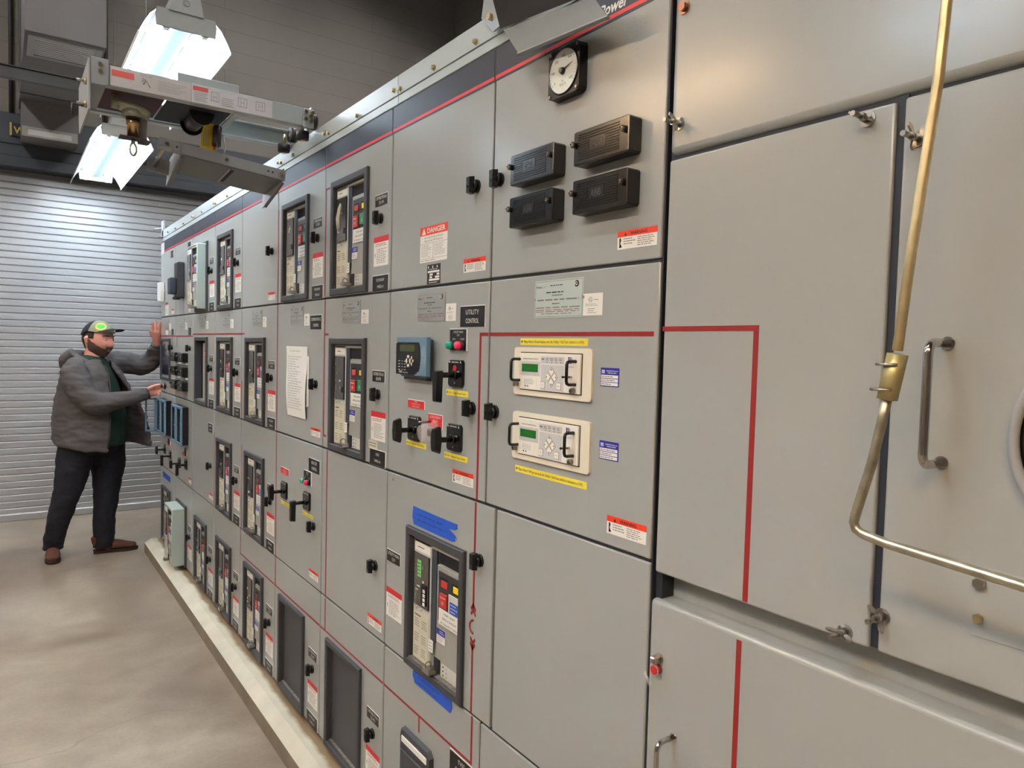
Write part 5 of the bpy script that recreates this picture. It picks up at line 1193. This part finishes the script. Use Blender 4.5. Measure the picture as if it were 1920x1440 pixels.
for x in (-.055, .150, .352):
    m = MB(False); m.tube([(x, 0, -.020), (x, -.007, -.020)], .0072, 'zinc_gold', 6); m.build('bolt', t)
for x in (-.022, .305, .322):
    m = MB(False); m.tube([(x, .0005, -.020), (x, -.001, -.020)], .0035, 'cavity', 10); m.build('bolt_hole', t)
m = MB(False); m.box(.170, .186, .03, .20, -.0452, -.0442, 'cavity'); m.box(.165, .172, .02, .21, -.0465, -.0441, 'steel'); m.build('slot', t)
for x in (.110, .140):
    m = MB(False); m.tube([(x, .004, -.004), (x + .003, .010, .03), (x - .004, .04, .085)], .0020, 'steel', 6); m.build('cable', t)
m = MB(False); m.tube([(.115, .03, .035), (.115, .045, .11)], .016, 'dark_steel', 12); m.build('cable_clamp', t)

# angle bracket arm hanging at the near top corner
t = empty('support_bracket', (1.0, 1.5, 2.42), 'bent grey steel bracket arm projecting from the rail at the top of the picture', 'bracket')
def bp(x, y, z): return (x - 1.0, y - 1.5, z - 2.42)
def slab(m, pts, th, mt_):
    a = [Vector(bp(*p)) for p in pts]; n = (a[1] - a[0]).cross(a[2] - a[0]).normalized() * th
    A = [m.bm.verts.new(p) for p in a]; B = [m.bm.verts.new(p + n) for p in a]; k = len(a); mi = m.mi(mt_)
    for i in range(k): m.bm.faces.new((A[i], A[(i + 1) % k], B[(i + 1) % k], B[i])).material_index = mi
    m.bm.faces.new(A).material_index = mi; m.bm.faces.new(B).material_index = mi
m = MB(False); slab(m, [(.950, 1.40, 2.385), (.945, 1.325, 2.302), (.940, 1.030, 2.277), (.945, 1.085, 2.340)], .003, 'spreader'); m.build('lower_plate', t)
m = MB(False); slab(m, [(.945, 1.325, 2.302), (.930, 1.318, 2.300), (.925, 1.022, 2.275), (.940, 1.030, 2.277)], .003, 'grey_steel'); m.build('lip', t)
m = MB(False); slab(m, [(.985, 1.500, 2.425), (.985, 1.555, 2.475), (.975, 1.52, 2.56), (.955, 1.36, 2.58), (.955, 1.39, 2.41)], .004, 'grey_steel'); m.build('side_plate', t)
m = MB(False); slab(m, [(.952, 1.42, 2.395), (.80, 1.30, 2.52), (.80, 1.05, 2.50), (.95, 1.15, 2.36)], .003, 'dark_steel'); m.build('upper_plate', t)
for y, z in ((1.490, 2.452), (1.462, 2.487), (1.44, 2.52)):
    m = MB(False); m.tube([bp(.985, y, z), bp(.962, y, z)], .009, 'zinc_gold', 6); m.build('bolt', t)
# ------------------------------------------------------------ the man
MX, MY = .52, 6.2
man = empty('person', (MX, MY, 0), 'man in grey hooded jacket, dark jeans and cap, reaching to the cabinets', 'person')
def w3(p): return (p[0] - MX, p[1] - MY, p[2])
F = Vector((.743, -.669, 0)); Lf = Vector((.669, .743, 0))
def limb(m, pts, rr, mt_, n=20, up=None):
    # smooth the path with a Catmull-Rom pass
    P = [Vector(p) for p in pts]; R_ = [r if isinstance(r, tuple) else (r, r) for r in rr]; out = []; ro = []
    for i in range(len(P) - 1):
        p0, p1, p2, p3 = P[max(i - 1, 0)], P[i], P[i + 1], P[min(i + 2, len(P) - 1)]
        for k in range(4):
            t = k / 4; out.append(.5 * ((2 * p1) + (p2 - p0) * t + (2 * p0 - 5 * p1 + 4 * p2 - p3) * t * t + (3 * p1 - p0 - 3 * p2 + p3) * t ** 3))
            ro.append(tuple(R_[i][j] * (1 - t) + R_[i + 1][j] * t for j in (0, 1)))
    out.append(P[-1]); ro.append(R_[-1]); m.tube([w3(p) for p in out], ro, mt_, n, up=up)
def blend(m, name, parent, voxel, smooth=4, disp=0.0, dscale=8.0, stretch=(1, 1, 1)):
    """fuse overlapping closed shapes into one continuous surface"""
    bmesh.ops.recalc_face_normals(m.bm, faces=m.bm.faces)
    me = bpy.data.meshes.new(name); m.bm.to_mesh(me); m.bm.free(); ob = bpy.data.objects.new('tmp', me); C.objects.link(ob)
    md = ob.modifiers.new('r', 'REMESH'); md.mode = 'VOXEL'; md.voxel_size = voxel; md.use_smooth_shade = True
    ms = ob.modifiers.new('s', 'SMOOTH'); ms.iterations = smooth; ms.factor = .5
    dg = bpy.context.evaluated_depsgraph_get(); dg.update(); me2 = bpy.data.meshes.new_from_object(ob.evaluated_get(dg)); bpy.data.objects.remove(ob)
    if disp:
        nr = [v.normal.copy() for v in me2.vertices]
        for v, n_ in zip(me2.vertices, nr):
            q = Vector((v.co.x * stretch[0], v.co.y * stretch[1], v.co.z * stretch[2])) * dscale
            v.co += n_ * disp * (noise.noise(q) + .5 * noise.noise(q * 2.3 + Vector((3, 1, 2))))
    me2.materials.clear()
    for mm in m.mats: me2.materials.append(MATS[mm])
    for p in me2.polygons: p.use_smooth = True; p.material_index = 0
    me2.name = name
    return link(name, me2, parent)
# head surface, face looking along +x
HS = 1.12; HC = Vector((.588, 6.195, 1.636)); HR = Matrix.Rotation(math.radians(-46), 3, 'Z') @ Matrix.Rotation(math.radians(6), 3, 'Y') @ Matrix.Scale(HS, 3)
def gs(a, s): return math.exp(-(a / s) ** 2)
def head_pt(d, off=0.0):
    x, y, z = .100 * d.x, .080 * d.y, .118 * d.z
    if d.z < 0: k = (-d.z) ** 1.6; y *= 1 - .20 * k; x *= 1 - .10 * k
    if d.z < -.1 and d.x < 0: x *= 1 - .35 * (-d.z)
    if d.x > 0.2:
        f_ = min(1, (d.x - .2) * 3)
        x += f_ * (.027 * gs(y, .012) * gs(z + .020, .017) + .014 * gs(y, .010) * gs(z - .006, .022) + .005 * gs(z - .034, .011) * gs(y, .05)
                   - .009 * gs(abs(y) - .033, .014) * gs(z - .014, .012) + .005 * gs(y, .022) * gs(z + .050, .006) + .004 * gs(y, .020) * gs(z + .062, .006) + .010 * gs(z + .098, .022) * gs(y, .030) + .005 * gs(abs(y) - .045, .02) * gs(z + .025, .022))
    return Vector((x, y, z)) + d * off
def to_w(p): q = HR @ p + HC; return (q.x - MX, q.y - MY, q.z)
def head_mesh(m, mtf, off=0.0, nu=72, nv=56, keep=None, thick=None):
    V = {}
    def dirv(i, j): t = PI * i / nv; a = 2 * PI * j / nu; return Vector((math.sin(t) * math.cos(a), math.sin(t) * math.sin(a), math.cos(t)))
    for i in range(nv + 1):
        for j in range(nu):
            d_ = dirv(i, j); V[i, j] = (head_pt(d_, off), d_)
    bv = {}
    def gv(i, j):
        j %= nu
        if i in (0, nv): j = 0
        if (i, j) not in bv: bv[i, j] = m.bm.verts.new(to_w(V[i, j][0]))
        return bv[i, j]
    for i in range(nv):
        for j in range(nu):
            c_ = (V[i, j][0] + V[i + 1, j][0] + V[i + 1, (j + 1) % nu][0] + V[i, (j + 1) % nu][0]) / 4
            mt_ = mtf(c_)
            if mt_ is None: continue
            q = [gv(i, j), gv(i + 1, j), gv(i + 1, j + 1), gv(i, j + 1)]; q2 = []
            for v in q:
                if v not in q2: q2.append(v)
            if len(q2) < 3: continue
            try: f = m.bm.faces.new(q2)
            except ValueError: continue
            f.material_index = m.mi(mt_); f.smooth = True
# body: one continuous surface from head to feet
b = MB(False)
head_mesh(b, lambda c_: 'skin')
for s_ in (-1, 1):
    pts = [HR @ Vector((-.012, s_ * .080, .0)) + HC, ]
    e = MB(False); e.bm.free()
    q = HR @ Vector((-.012, s_ * .083, -.004)) + HC; a = []
    b.tube([w3(HR @ Vector((-.014, s_ * .070, -.030)) + HC), w3(HR @ Vector((-.018, s_ * .084, -.012)) + HC), w3(HR @ Vector((-.022, s_ * .088, .012)) + HC), w3(HR @ Vector((-.014, s_ * .080, .026)) + HC)], [(.008, .010), (.010, .014), (.010, .016), (.007, .009)], 'skin', 12)
limb(b, [(.572, 6.205, 1.60), (.562, 6.21, 1.52), (.552, 6.21, 1.44)], [.062, .066, .085], 'skin')
limb(b, [(.55, 6.21, 1.46), (.54, 6.2, 1.38), (.545, 6.2, 1.2), (.55, 6.2, 1.05), (.55, 6.21, .90)], [(.07, .12), (.12, .19), (.17, .18), (.19, .19), (.15, .17)], 'skin', up=tuple(F))
limb(b, [(.47, 6.17, .90), (.385, 6.20, .50), (.30, 6.29, .10), (.298, 6.26, .05), (.295, 6.17, .035)], [.10, .065, .042, .04, .03], 'skin')
limb(b, [(.62, 6.26, .90), (.640, 6.26, .46), (.625, 6.26, .10), (.66, 6.26, .05), (.78, 6.255, .035)], [.10, .065, .045, .04, .03], 'skin')
limb(b, [(.43, 6.04, 1.40), (.56, 5.92, 1.17), (.88, 5.945, 1.243)], [.055, .042, .028], 'skin')
limb(b, [(.66, 6.36, 1.44), (.80, 6.37, 1.455), (.92, 6.35, 1.45), (.985, 6.26, 1.52), (.985, 6.175, 1.62)], [.050, .042, .038, .036, .028], 'skin')
# right hand: palm and fingers closing on the knob
limb(b, [(.872, 5.945, 1.243), (.895, 5.943, 1.256), (.918, 5.936, 1.266), (.936, 5.930, 1.268)], [(.028, .024), (.038, .021), (.044, .019), (.042, .015)], 'skin', 16, up=(0, 0, 1))
for k, z0 in enumerate((1.300, 1.279, 1.258, 1.238)):
    y0 = 5.930 - .003 * k; r_ = (.0108, .0112, .0108, .0096)[k]
    limb(b, [(.922, 5.934, z0), (.950, y0 - .002, z0 + .010), (.968 - .003 * k, y0 - .014, z0 + .012 * (k < 2)), (.970 - .005 * k, y0 - .028, z0 + .004)], [r_, r_, r_ * .95, r_ * .8], 'skin', 12)
limb(b, [(.895, 5.925, 1.282), (.920, 5.903, 1.302), (.945, 5.893, 1.312), (.966, 5.893, 1.312)], [.014, .0125, .0115, .0095], 'skin', 12)
# left hand flat against the cabinet end
limb(b, [(.985, 6.172, 1.615), (.982, 6.150, 1.650), (.980, 6.128, 1.695), (.980, 6.118, 1.715)], [(.022, .026), (.018, .034), (.015, .040), (.012, .040)], 'skin', 16, up=(0, -1, 0))
for k, (ox, l_) in enumerate(((-.032, .068), (-.011, .080), (.011, .075), (.031, .058))):
    x0 = .980 + ox; limb(b, [(x0, 6.120, 1.700), (x0 + ox * .15, 6.113, 1.712 + l_ * .5), (x0 + ox * .25, 6.104, 1.715 + l_)], [.0098, .0090, .0075], 'skin', 12)
limb(b, [(.962, 6.14, 1.662), (.938, 6.128, 1.690), (.930, 6.112, 1.722)], [.013, .011, .0088], 'skin', 12)
blend(b, 'body', man, .0052, 2)
# face details
m = MB(False)
for s_ in (-1, 1):
    q = head_pt(Vector((.93, s_ * .40, .118)).normalized()); q = Vector((q.x - .003, s_ * .033, .014)); c_ = to_w(q)
    m.ball(c_, .0105, 'eye_white', 12, (1, 1, .55)); q2 = q + Vector((.0075, 0, -.002)); m.ball(to_w(q2), .0055, 'eye', 10, (1, 1, .8))
m.build('eyes', man)
m = MB(False)
for s_ in (-1, 1):
    pts = []
    for k in range(5):
        y = s_ * (.016 + .009 * k); d_ = Vector((math.sqrt(max(0, 1 - (y / .08) ** 2 - .09)), y / .08, .30 + .02 * (k in (1, 2, 3)))).normalized(); pts.append(to_w(head_pt(d_, .002)))
    m.tube(pts, [.002, .0038, .004, .0035, .002], 'hair', 8)
m.build('eyebrows', man)
m = MB(False)
def mouth(zz, mt_, r):
    pts = []
    for k in range(7):
        y = -.021 + .007 * k; d_ = Vector((math.sqrt(1 - (y / .08) ** 2 - (zz / .118) ** 2), y / .08, zz / .118)).normalized(); pts.append(to_w(head_pt(d_, .0015 - .002 * abs(k - 3) / 3)))
    m.tube(pts, [r * .4, r * .8, r, r, r, r * .8, r * .4], mt_, 8)
mouth(-.053, 'lips', .0042); mouth(-.061, 'lips', .0045); m.build('lips', man)
def beardm(c_):
    if c_.x < -.012 or c_.z > .03: return None
    if c_.z > -.012 and c_.x > .012: return None
    if c_.z > -.060 and c_.x > .018 + (-.008 - c_.z) * 1.5 and abs(c_.y) > .030: return None
    if c_.z > -.034 and abs(c_.y) < .066 and c_.x > .02: return None
    if c_.z > -.045 and abs(c_.y) < .055 and not (c_.z < -.036 and abs(c_.y) < .030): return None
    if abs(c_.y) < .019 and -.066 < c_.z < -.049: return None
    return 'beard'
m = MB(False); head_mesh(m, beardm, .0055, nu=160, nv=130); bd = m.build('beard', man, recalc=False)
md = bd.modifiers.new('t', 'SOLIDIFY'); md.thickness = .006; md.offset = -1
m = MB(False); head_mesh(m, lambda c_: 'hair' if (c_.x < .028 and c_.z > -.058 - (.02 if c_.x < -.05 else 0) and not (c_.x > -.045 and c_.z < .012 and abs(c_.y) > .05) and not (c_.x > 0 and c_.z < -.0)) else None, .005); hr = m.build('hair', man, recalc=False)
md = hr.modifiers.new('t', 'SOLIDIFY'); md.thickness = .005; md.offset = -1
# cap
def capm(c_):
    if c_.z < .058 - .030 * (c_.x < -.02) * min(1, (-.02 - c_.x) / .04): return None
    if (c_.x - .052) ** 2 / .030 ** 2 + (c_.y + .050) ** 2 / .036 ** 2 + (c_.z - .100) ** 2 / .022 ** 2 < .62: return 'cap_green'
    if (c_.x - .052) ** 2 / .030 ** 2 + (c_.y + .050) ** 2 / .036 ** 2 + (c_.z - .098) ** 2 / .028 ** 2 < 1.05: return 'cap_orange'
    return 'cap_olive' if c_.x > -.010 else 'cap_black'
m = MB(False); head_mesh(m, capm, .015, nu=176, nv=140)
cp_ = m.build('cap', man, recalc=False); md = cp_.modifiers.new('t', 'SOLIDIFY'); md.thickness = .006; md.offset = -1
m = MB(False); rows = []
for i in range(7):
    r_ = i / 6; row = []
    for k in range(17):
        a = math.radians(-68 + 136 * k / 16); y = math.sin(a) * (.082 - .004 * r_); x = .030 + math.cos(a) * .068 + r_ * .078 * math.cos(a * .85); z = .086 + .004 * math.cos(a) - .026 * (y / .08) ** 2 + .006 * r_
        row.append(to_w(Vector((x, y, z))))
    rows.append([m.bm.verts.new(p) for p in row])
for A, B in zip(rows, rows[1:]):
    for k in range(16): f = m.bm.faces.new((A[k], B[k], B[k + 1], A[k + 1])); f.smooth = True; f.material_index = m.mi('cap_black')
br = m.build('cap_brim', man); md = br.modifiers.new('t', 'SOLIDIFY'); md.thickness = .004

# shirt, jeans
b = MB(False)
limb(b, [(.560, 6.208, 1.515), (.553, 6.205, 1.46), (.545, 6.2, 1.38), (.548, 6.2, 1.2), (.553, 6.2, 1.05), (.555, 6.2, .93), (.552, 6.205, .88)], [(.070, .075), (.10, .15), (.145, .20), (.205, .205), (.238, .212), (.230, .212), (.215, .205)], 'shirt', 28, up=tuple(F))
blend(b, 'shirt', man, .009, 5, .006, 9, (1, 1, .5))
m = MB(False)   # collar
for s_ in (-1, 1):
    c0_ = Vector((.600, 6.165, 1.495)) + Lf * s_ * .012
    pts = [c0_ + F * .02 + Vector((0, 0, -.045)), c0_ + F * .005 + Lf * s_ * .045 + Vector((0, 0, -.03)), c0_ - F * .045 + Lf * s_ * .070 + Vector((0, 0, .030)), c0_ - F * .02 + Lf * s_ * .038 + Vector((0, 0, .012))]
    V = [m.bm.verts.new(w3(p)) for p in pts]; m.bm.faces.new(V).material_index = m.mi('shirt')
co = m.build('shirt_collar', man); md = co.modifiers.new('t', 'SOLIDIFY'); md.thickness = .006
b = MB(False)
limb(b, [(.55, 6.21, .99), (.548, 6.215, .90), (.545, 6.22, .80)], [(.20, .20), (.205, .205), (.17, .185)], 'jean', 28, up=tuple(F))
limb(b, [(.455, 6.17, .86), (.425, 6.17, .70), (.385, 6.19, .50), (.345, 6.22, .34), (.312, 6.265, .18), (.300, 6.285, .095), (.298, 6.285, .065)], [.135, .118, .092, .080, .070, .068, .071], 'jean', 24)
limb(b, [(.635, 6.26, .86), (.655, 6.26, .70), (.645, 6.26, .48), (.635, 6.26, .32), (.628, 6.262, .16), (.628, 6.262, .085), (.628, 6.262, .045)], [.140, .122, .092, .080, .073, .074, .077], 'jean', 24)
blend(b, 'jeans', man, .009, 4, .007, 10, (1, 1, 1.6))
# boots
def boot(name, heel, toe):
    h, t_ = Vector(heel), Vector(toe); d_ = (t_ - h).normalized(); L = (t_ - h).length; s_ = d_.cross(Vector((0, 0, 1)))
    b = MB(False); P = lambda a, z: h + d_ * (L * a) + Vector((0, 0, z))
    limb(b, [P(.10, .13), P(.12, .09), P(.16, .055)], [(.052, .052), (.050, .050), (.046, .044)], 'boot', 18, up=tuple(d_))
    limb(b, [P(.04, .050), P(.22, .056), P(.45, .056), P(.65, .048), P(.84, .040), P(.96, .036)], [(.032, .036), (.040, .041), (.042, .044), (.032, .050), (.024, .046), (.016, .028)], 'boot', 18, up=(0, 0, 1))
    blend(b, name, man, .006, 3, .002, 20)
    m = MB(False); out = []
    for a, w in ((0, .028), (.05, .038), (.25, .038), (.45, .038), (.70, .051), (.88, .042), (.97, .026), (1.0, .008)): out.append((a, w))
    pts = [P(a, 0) + s_ * w for a, w in out] + [P(a, 0) - s_ * w for a, w in reversed(out)]; q = [w3(p) for p in pts]
    m.prism([(p[0], p[1]) for p in q], 0.001, .024, 'sole', top=1.02); m.build(name + '_sole', man)
boot('boot', (.300, 6.36, 0), (.288, 6.085, 0)); boot('boot', (.560, 6.262, 0), (.862, 6.245, 0))

# jacket: open shell with sleeves and hood
rings = [(.845, .548, 6.20, .262, .248, 31, 30), (.93, .552, 6.20, .272, .255, 31, 30), (1.05, .553, 6.20, .272, .252, 30, 28), (1.18, .550, 6.20, .248, .246, 26, 22), (1.30, .548, 6.20, .208, .244, 17, 15), (1.39, .550, 6.20, .176, .230, 14, 12), (1.45, .556, 6.205, .138, .185, 18, 18), (1.495, .565, 6.21, .108, .120, 30, 30)]
NA = 44
b = MB(False)
def ringpts(R__, inset):
    z, cx, cy_, af, al, tr, tl = R__; out = []
    a0, a1 = math.radians(tl), math.radians(360 - tr)
    for k in range(NA + 1):
        a = a0 + (a1 - a0) * k / NA; fl = 0
        if k < 14 and z < 1.42: u_ = (1 - k / 14); fl = .20 * u_ ** 1.4 * max(0, (1.42 - z) / .57) ** .9
        q = Vector((cx, cy_, z)) + F * ((af - inset) * math.cos(a) + fl * .55) + Lf * ((al - inset) * math.sin(a) + fl * .50)
        q.z += -.035 * math.cos(a) * max(0, (1.0 - z) / .16) * 1.0
        out.append(q)
    return out
# interpolate rings
RR = []
for A, B in zip(rings, rings[1:]):
    for k in range(3): t_ = k / 3; RR.append(tuple(A[j] * (1 - t_) + B[j] * t_ for j in range(7)))
RR.append(rings[-1])
O_ = [[b.bm.verts.new(w3(p)) for p in ringpts(r_, 0)] for r_ in RR]; I_ = [[b.bm.verts.new(w3(p)) for p in ringpts(r_, .024)] for r_ in RR]
mi = b.mi('jacket')
for G in (O_, I_):
    for A, B in zip(G, G[1:]):
        for k in range(NA): b.bm.faces.new((A[k], A[k + 1], B[k + 1], B[k])).material_index = mi
for k in range(NA):
    b.bm.faces.new((O_[0][k], I_[0][k], I_[0][k + 1], O_[0][k + 1])); b.bm.faces.new((O_[-1][k], O_[-1][k + 1], I_[-1][k + 1], I_[-1][k]))
for k in (0, NA):
    for i in range(len(RR) - 1): b.bm.faces.new((O_[i][k], O_[i + 1][k], I_[i + 1][k], I_[i][k]))
limb(b, [(.47, 6.07, 1.43), (.425, 6.035, 1.39), (.455, 5.975, 1.28), (.535, 5.925, 1.185), (.64, 5.915, 1.188), (.78, 5.925, 1.222), (.880, 5.942, 1.245)], [.085, .098, .092, .082, .068, .056, .044], 'jacket', 24)
limb(b, [(.62, 6.33, 1.42), (.69, 6.37, 1.455), (.80, 6.375, 1.46), (.91, 6.36, 1.445), (.975, 6.29, 1.50), (.988, 6.225, 1.56), (.987, 6.185, 1.605)], [.080, .096, .086, .078, .068, .056, .046], 'jacket', 24)
blend(b, 'jacket', man, .0085, 3, .011, 8.5, (1, 1, 2.1))
b = MB(False)
pts = []
for k in range(15):
    a = math.radians(-128 + 256 * k / 14 + 180); pts.append(Vector((.548, 6.208, 1.485)) + F * (.125 * math.cos(a)) + Lf * (.118 * math.sin(a)) + Vector((0, 0, .028 - .050 * (1 + math.cos(a)) * .6)))
b.tube([w3(p) for p in pts], [.018 + .030 * math.sin(PI * k / 14) for k in range(15)], 'jacket', 16)
limb(b, [(.470, 6.20, 1.52), (.425, 6.225, 1.47), (.410, 6.24, 1.41)], [(.06, .11), (.065, .12), (.03, .07)], 'jacket', 20, up=tuple(F))
blend(b, 'hood', man, .008, 4, .006, 9)
for nm, c0_, c1_, r_ in (('cuff', (.868, 5.941, 1.242), (.890, 5.943, 1.249), .042), ('cuff', (.987, 6.200, 1.585), (.986, 6.178, 1.618), .044)):
    m = MB(False); m.tube([w3(c0_), w3(c1_)], r_, 'jacket_dark', 20); m.build(nm, man)
m = MB(False)   # chest pocket zip and patch on his left chest, zip edge on the right front
def on_front(th, z, e=.006):
    r_ = min(rings, key=lambda q: abs(q[0] - z)); z0_ = [q for q in rings]
    for A, B in zip(rings, rings[1:]):
        if A[0] <= z <= B[0]: t_ = (z - A[0]) / (B[0] - A[0]); r_ = tuple(A[j] * (1 - t_) + B[j] * t_ for j in range(7))
    a = math.radians(th); return Vector((r_[1], r_[2], z)) + F * ((r_[3] + e) * math.cos(a)) + Lf * ((r_[4] + e) * math.sin(a))
m.bm.free()
m = MB(False); m.tube([w3(on_front(-r_[5] - 1, r_[0], .004)) for r_ in rings[:-1]], .006, 'jacket_dark', 8); m.build('zip', man)
# ------------------------------------------------------------ more fixtures of the same kind, out of the picture, that light the room; the highest are added fill
fixture(0.2, 1.65, 'fluorescent fixture above the aisle near the photographer', xc=-.95, group='fluorescent fixtures above the aisle')
fixture(-1.4, .05, 'warm fluorescent fixture behind the photographer', 'tube_warm', xc=-.95, group='fluorescent fixtures above the aisle')
for y, tb in ((.4, 'tube_cool'), (3.1, 'tube_warm'), (5.9, 'tube_cool')): fixture(y, y + 1.45, 'fluorescent fixture in the next row', tb, xc=-2.2, z=3.6, group='fluorescent fixtures in the next row')
mat('tube_fill', (255, 255, 255), 0.5, emit=(252, 248, 243), estr=50)  # tubes of the unseen fixtures added to brighten the upper wall
for x, y in ((-1.6, .5), (-1.6, 4.2), (1.6, 1.5), (2.6, 4.6)): fixture(y, y + 1.6, 'added unseen fill light near the ceiling', 'tube_fill', xc=x, z=5.5, group='added fill lights near the ceiling')
wd = bpy.data.worlds.new('world'); scene.world = wd; wd.use_nodes = True
wd.node_tree.nodes['Background'].inputs[0].default_value = (.7, .72, .75, 1); wd.node_tree.nodes['Background'].inputs[1].default_value = 0.02
vs = scene.view_settings; vs.view_transform = 'Standard'; vs.look = 'None'; vs.gamma = 1; vs.use_curve_mapping = False; vs.exposure = 1.76
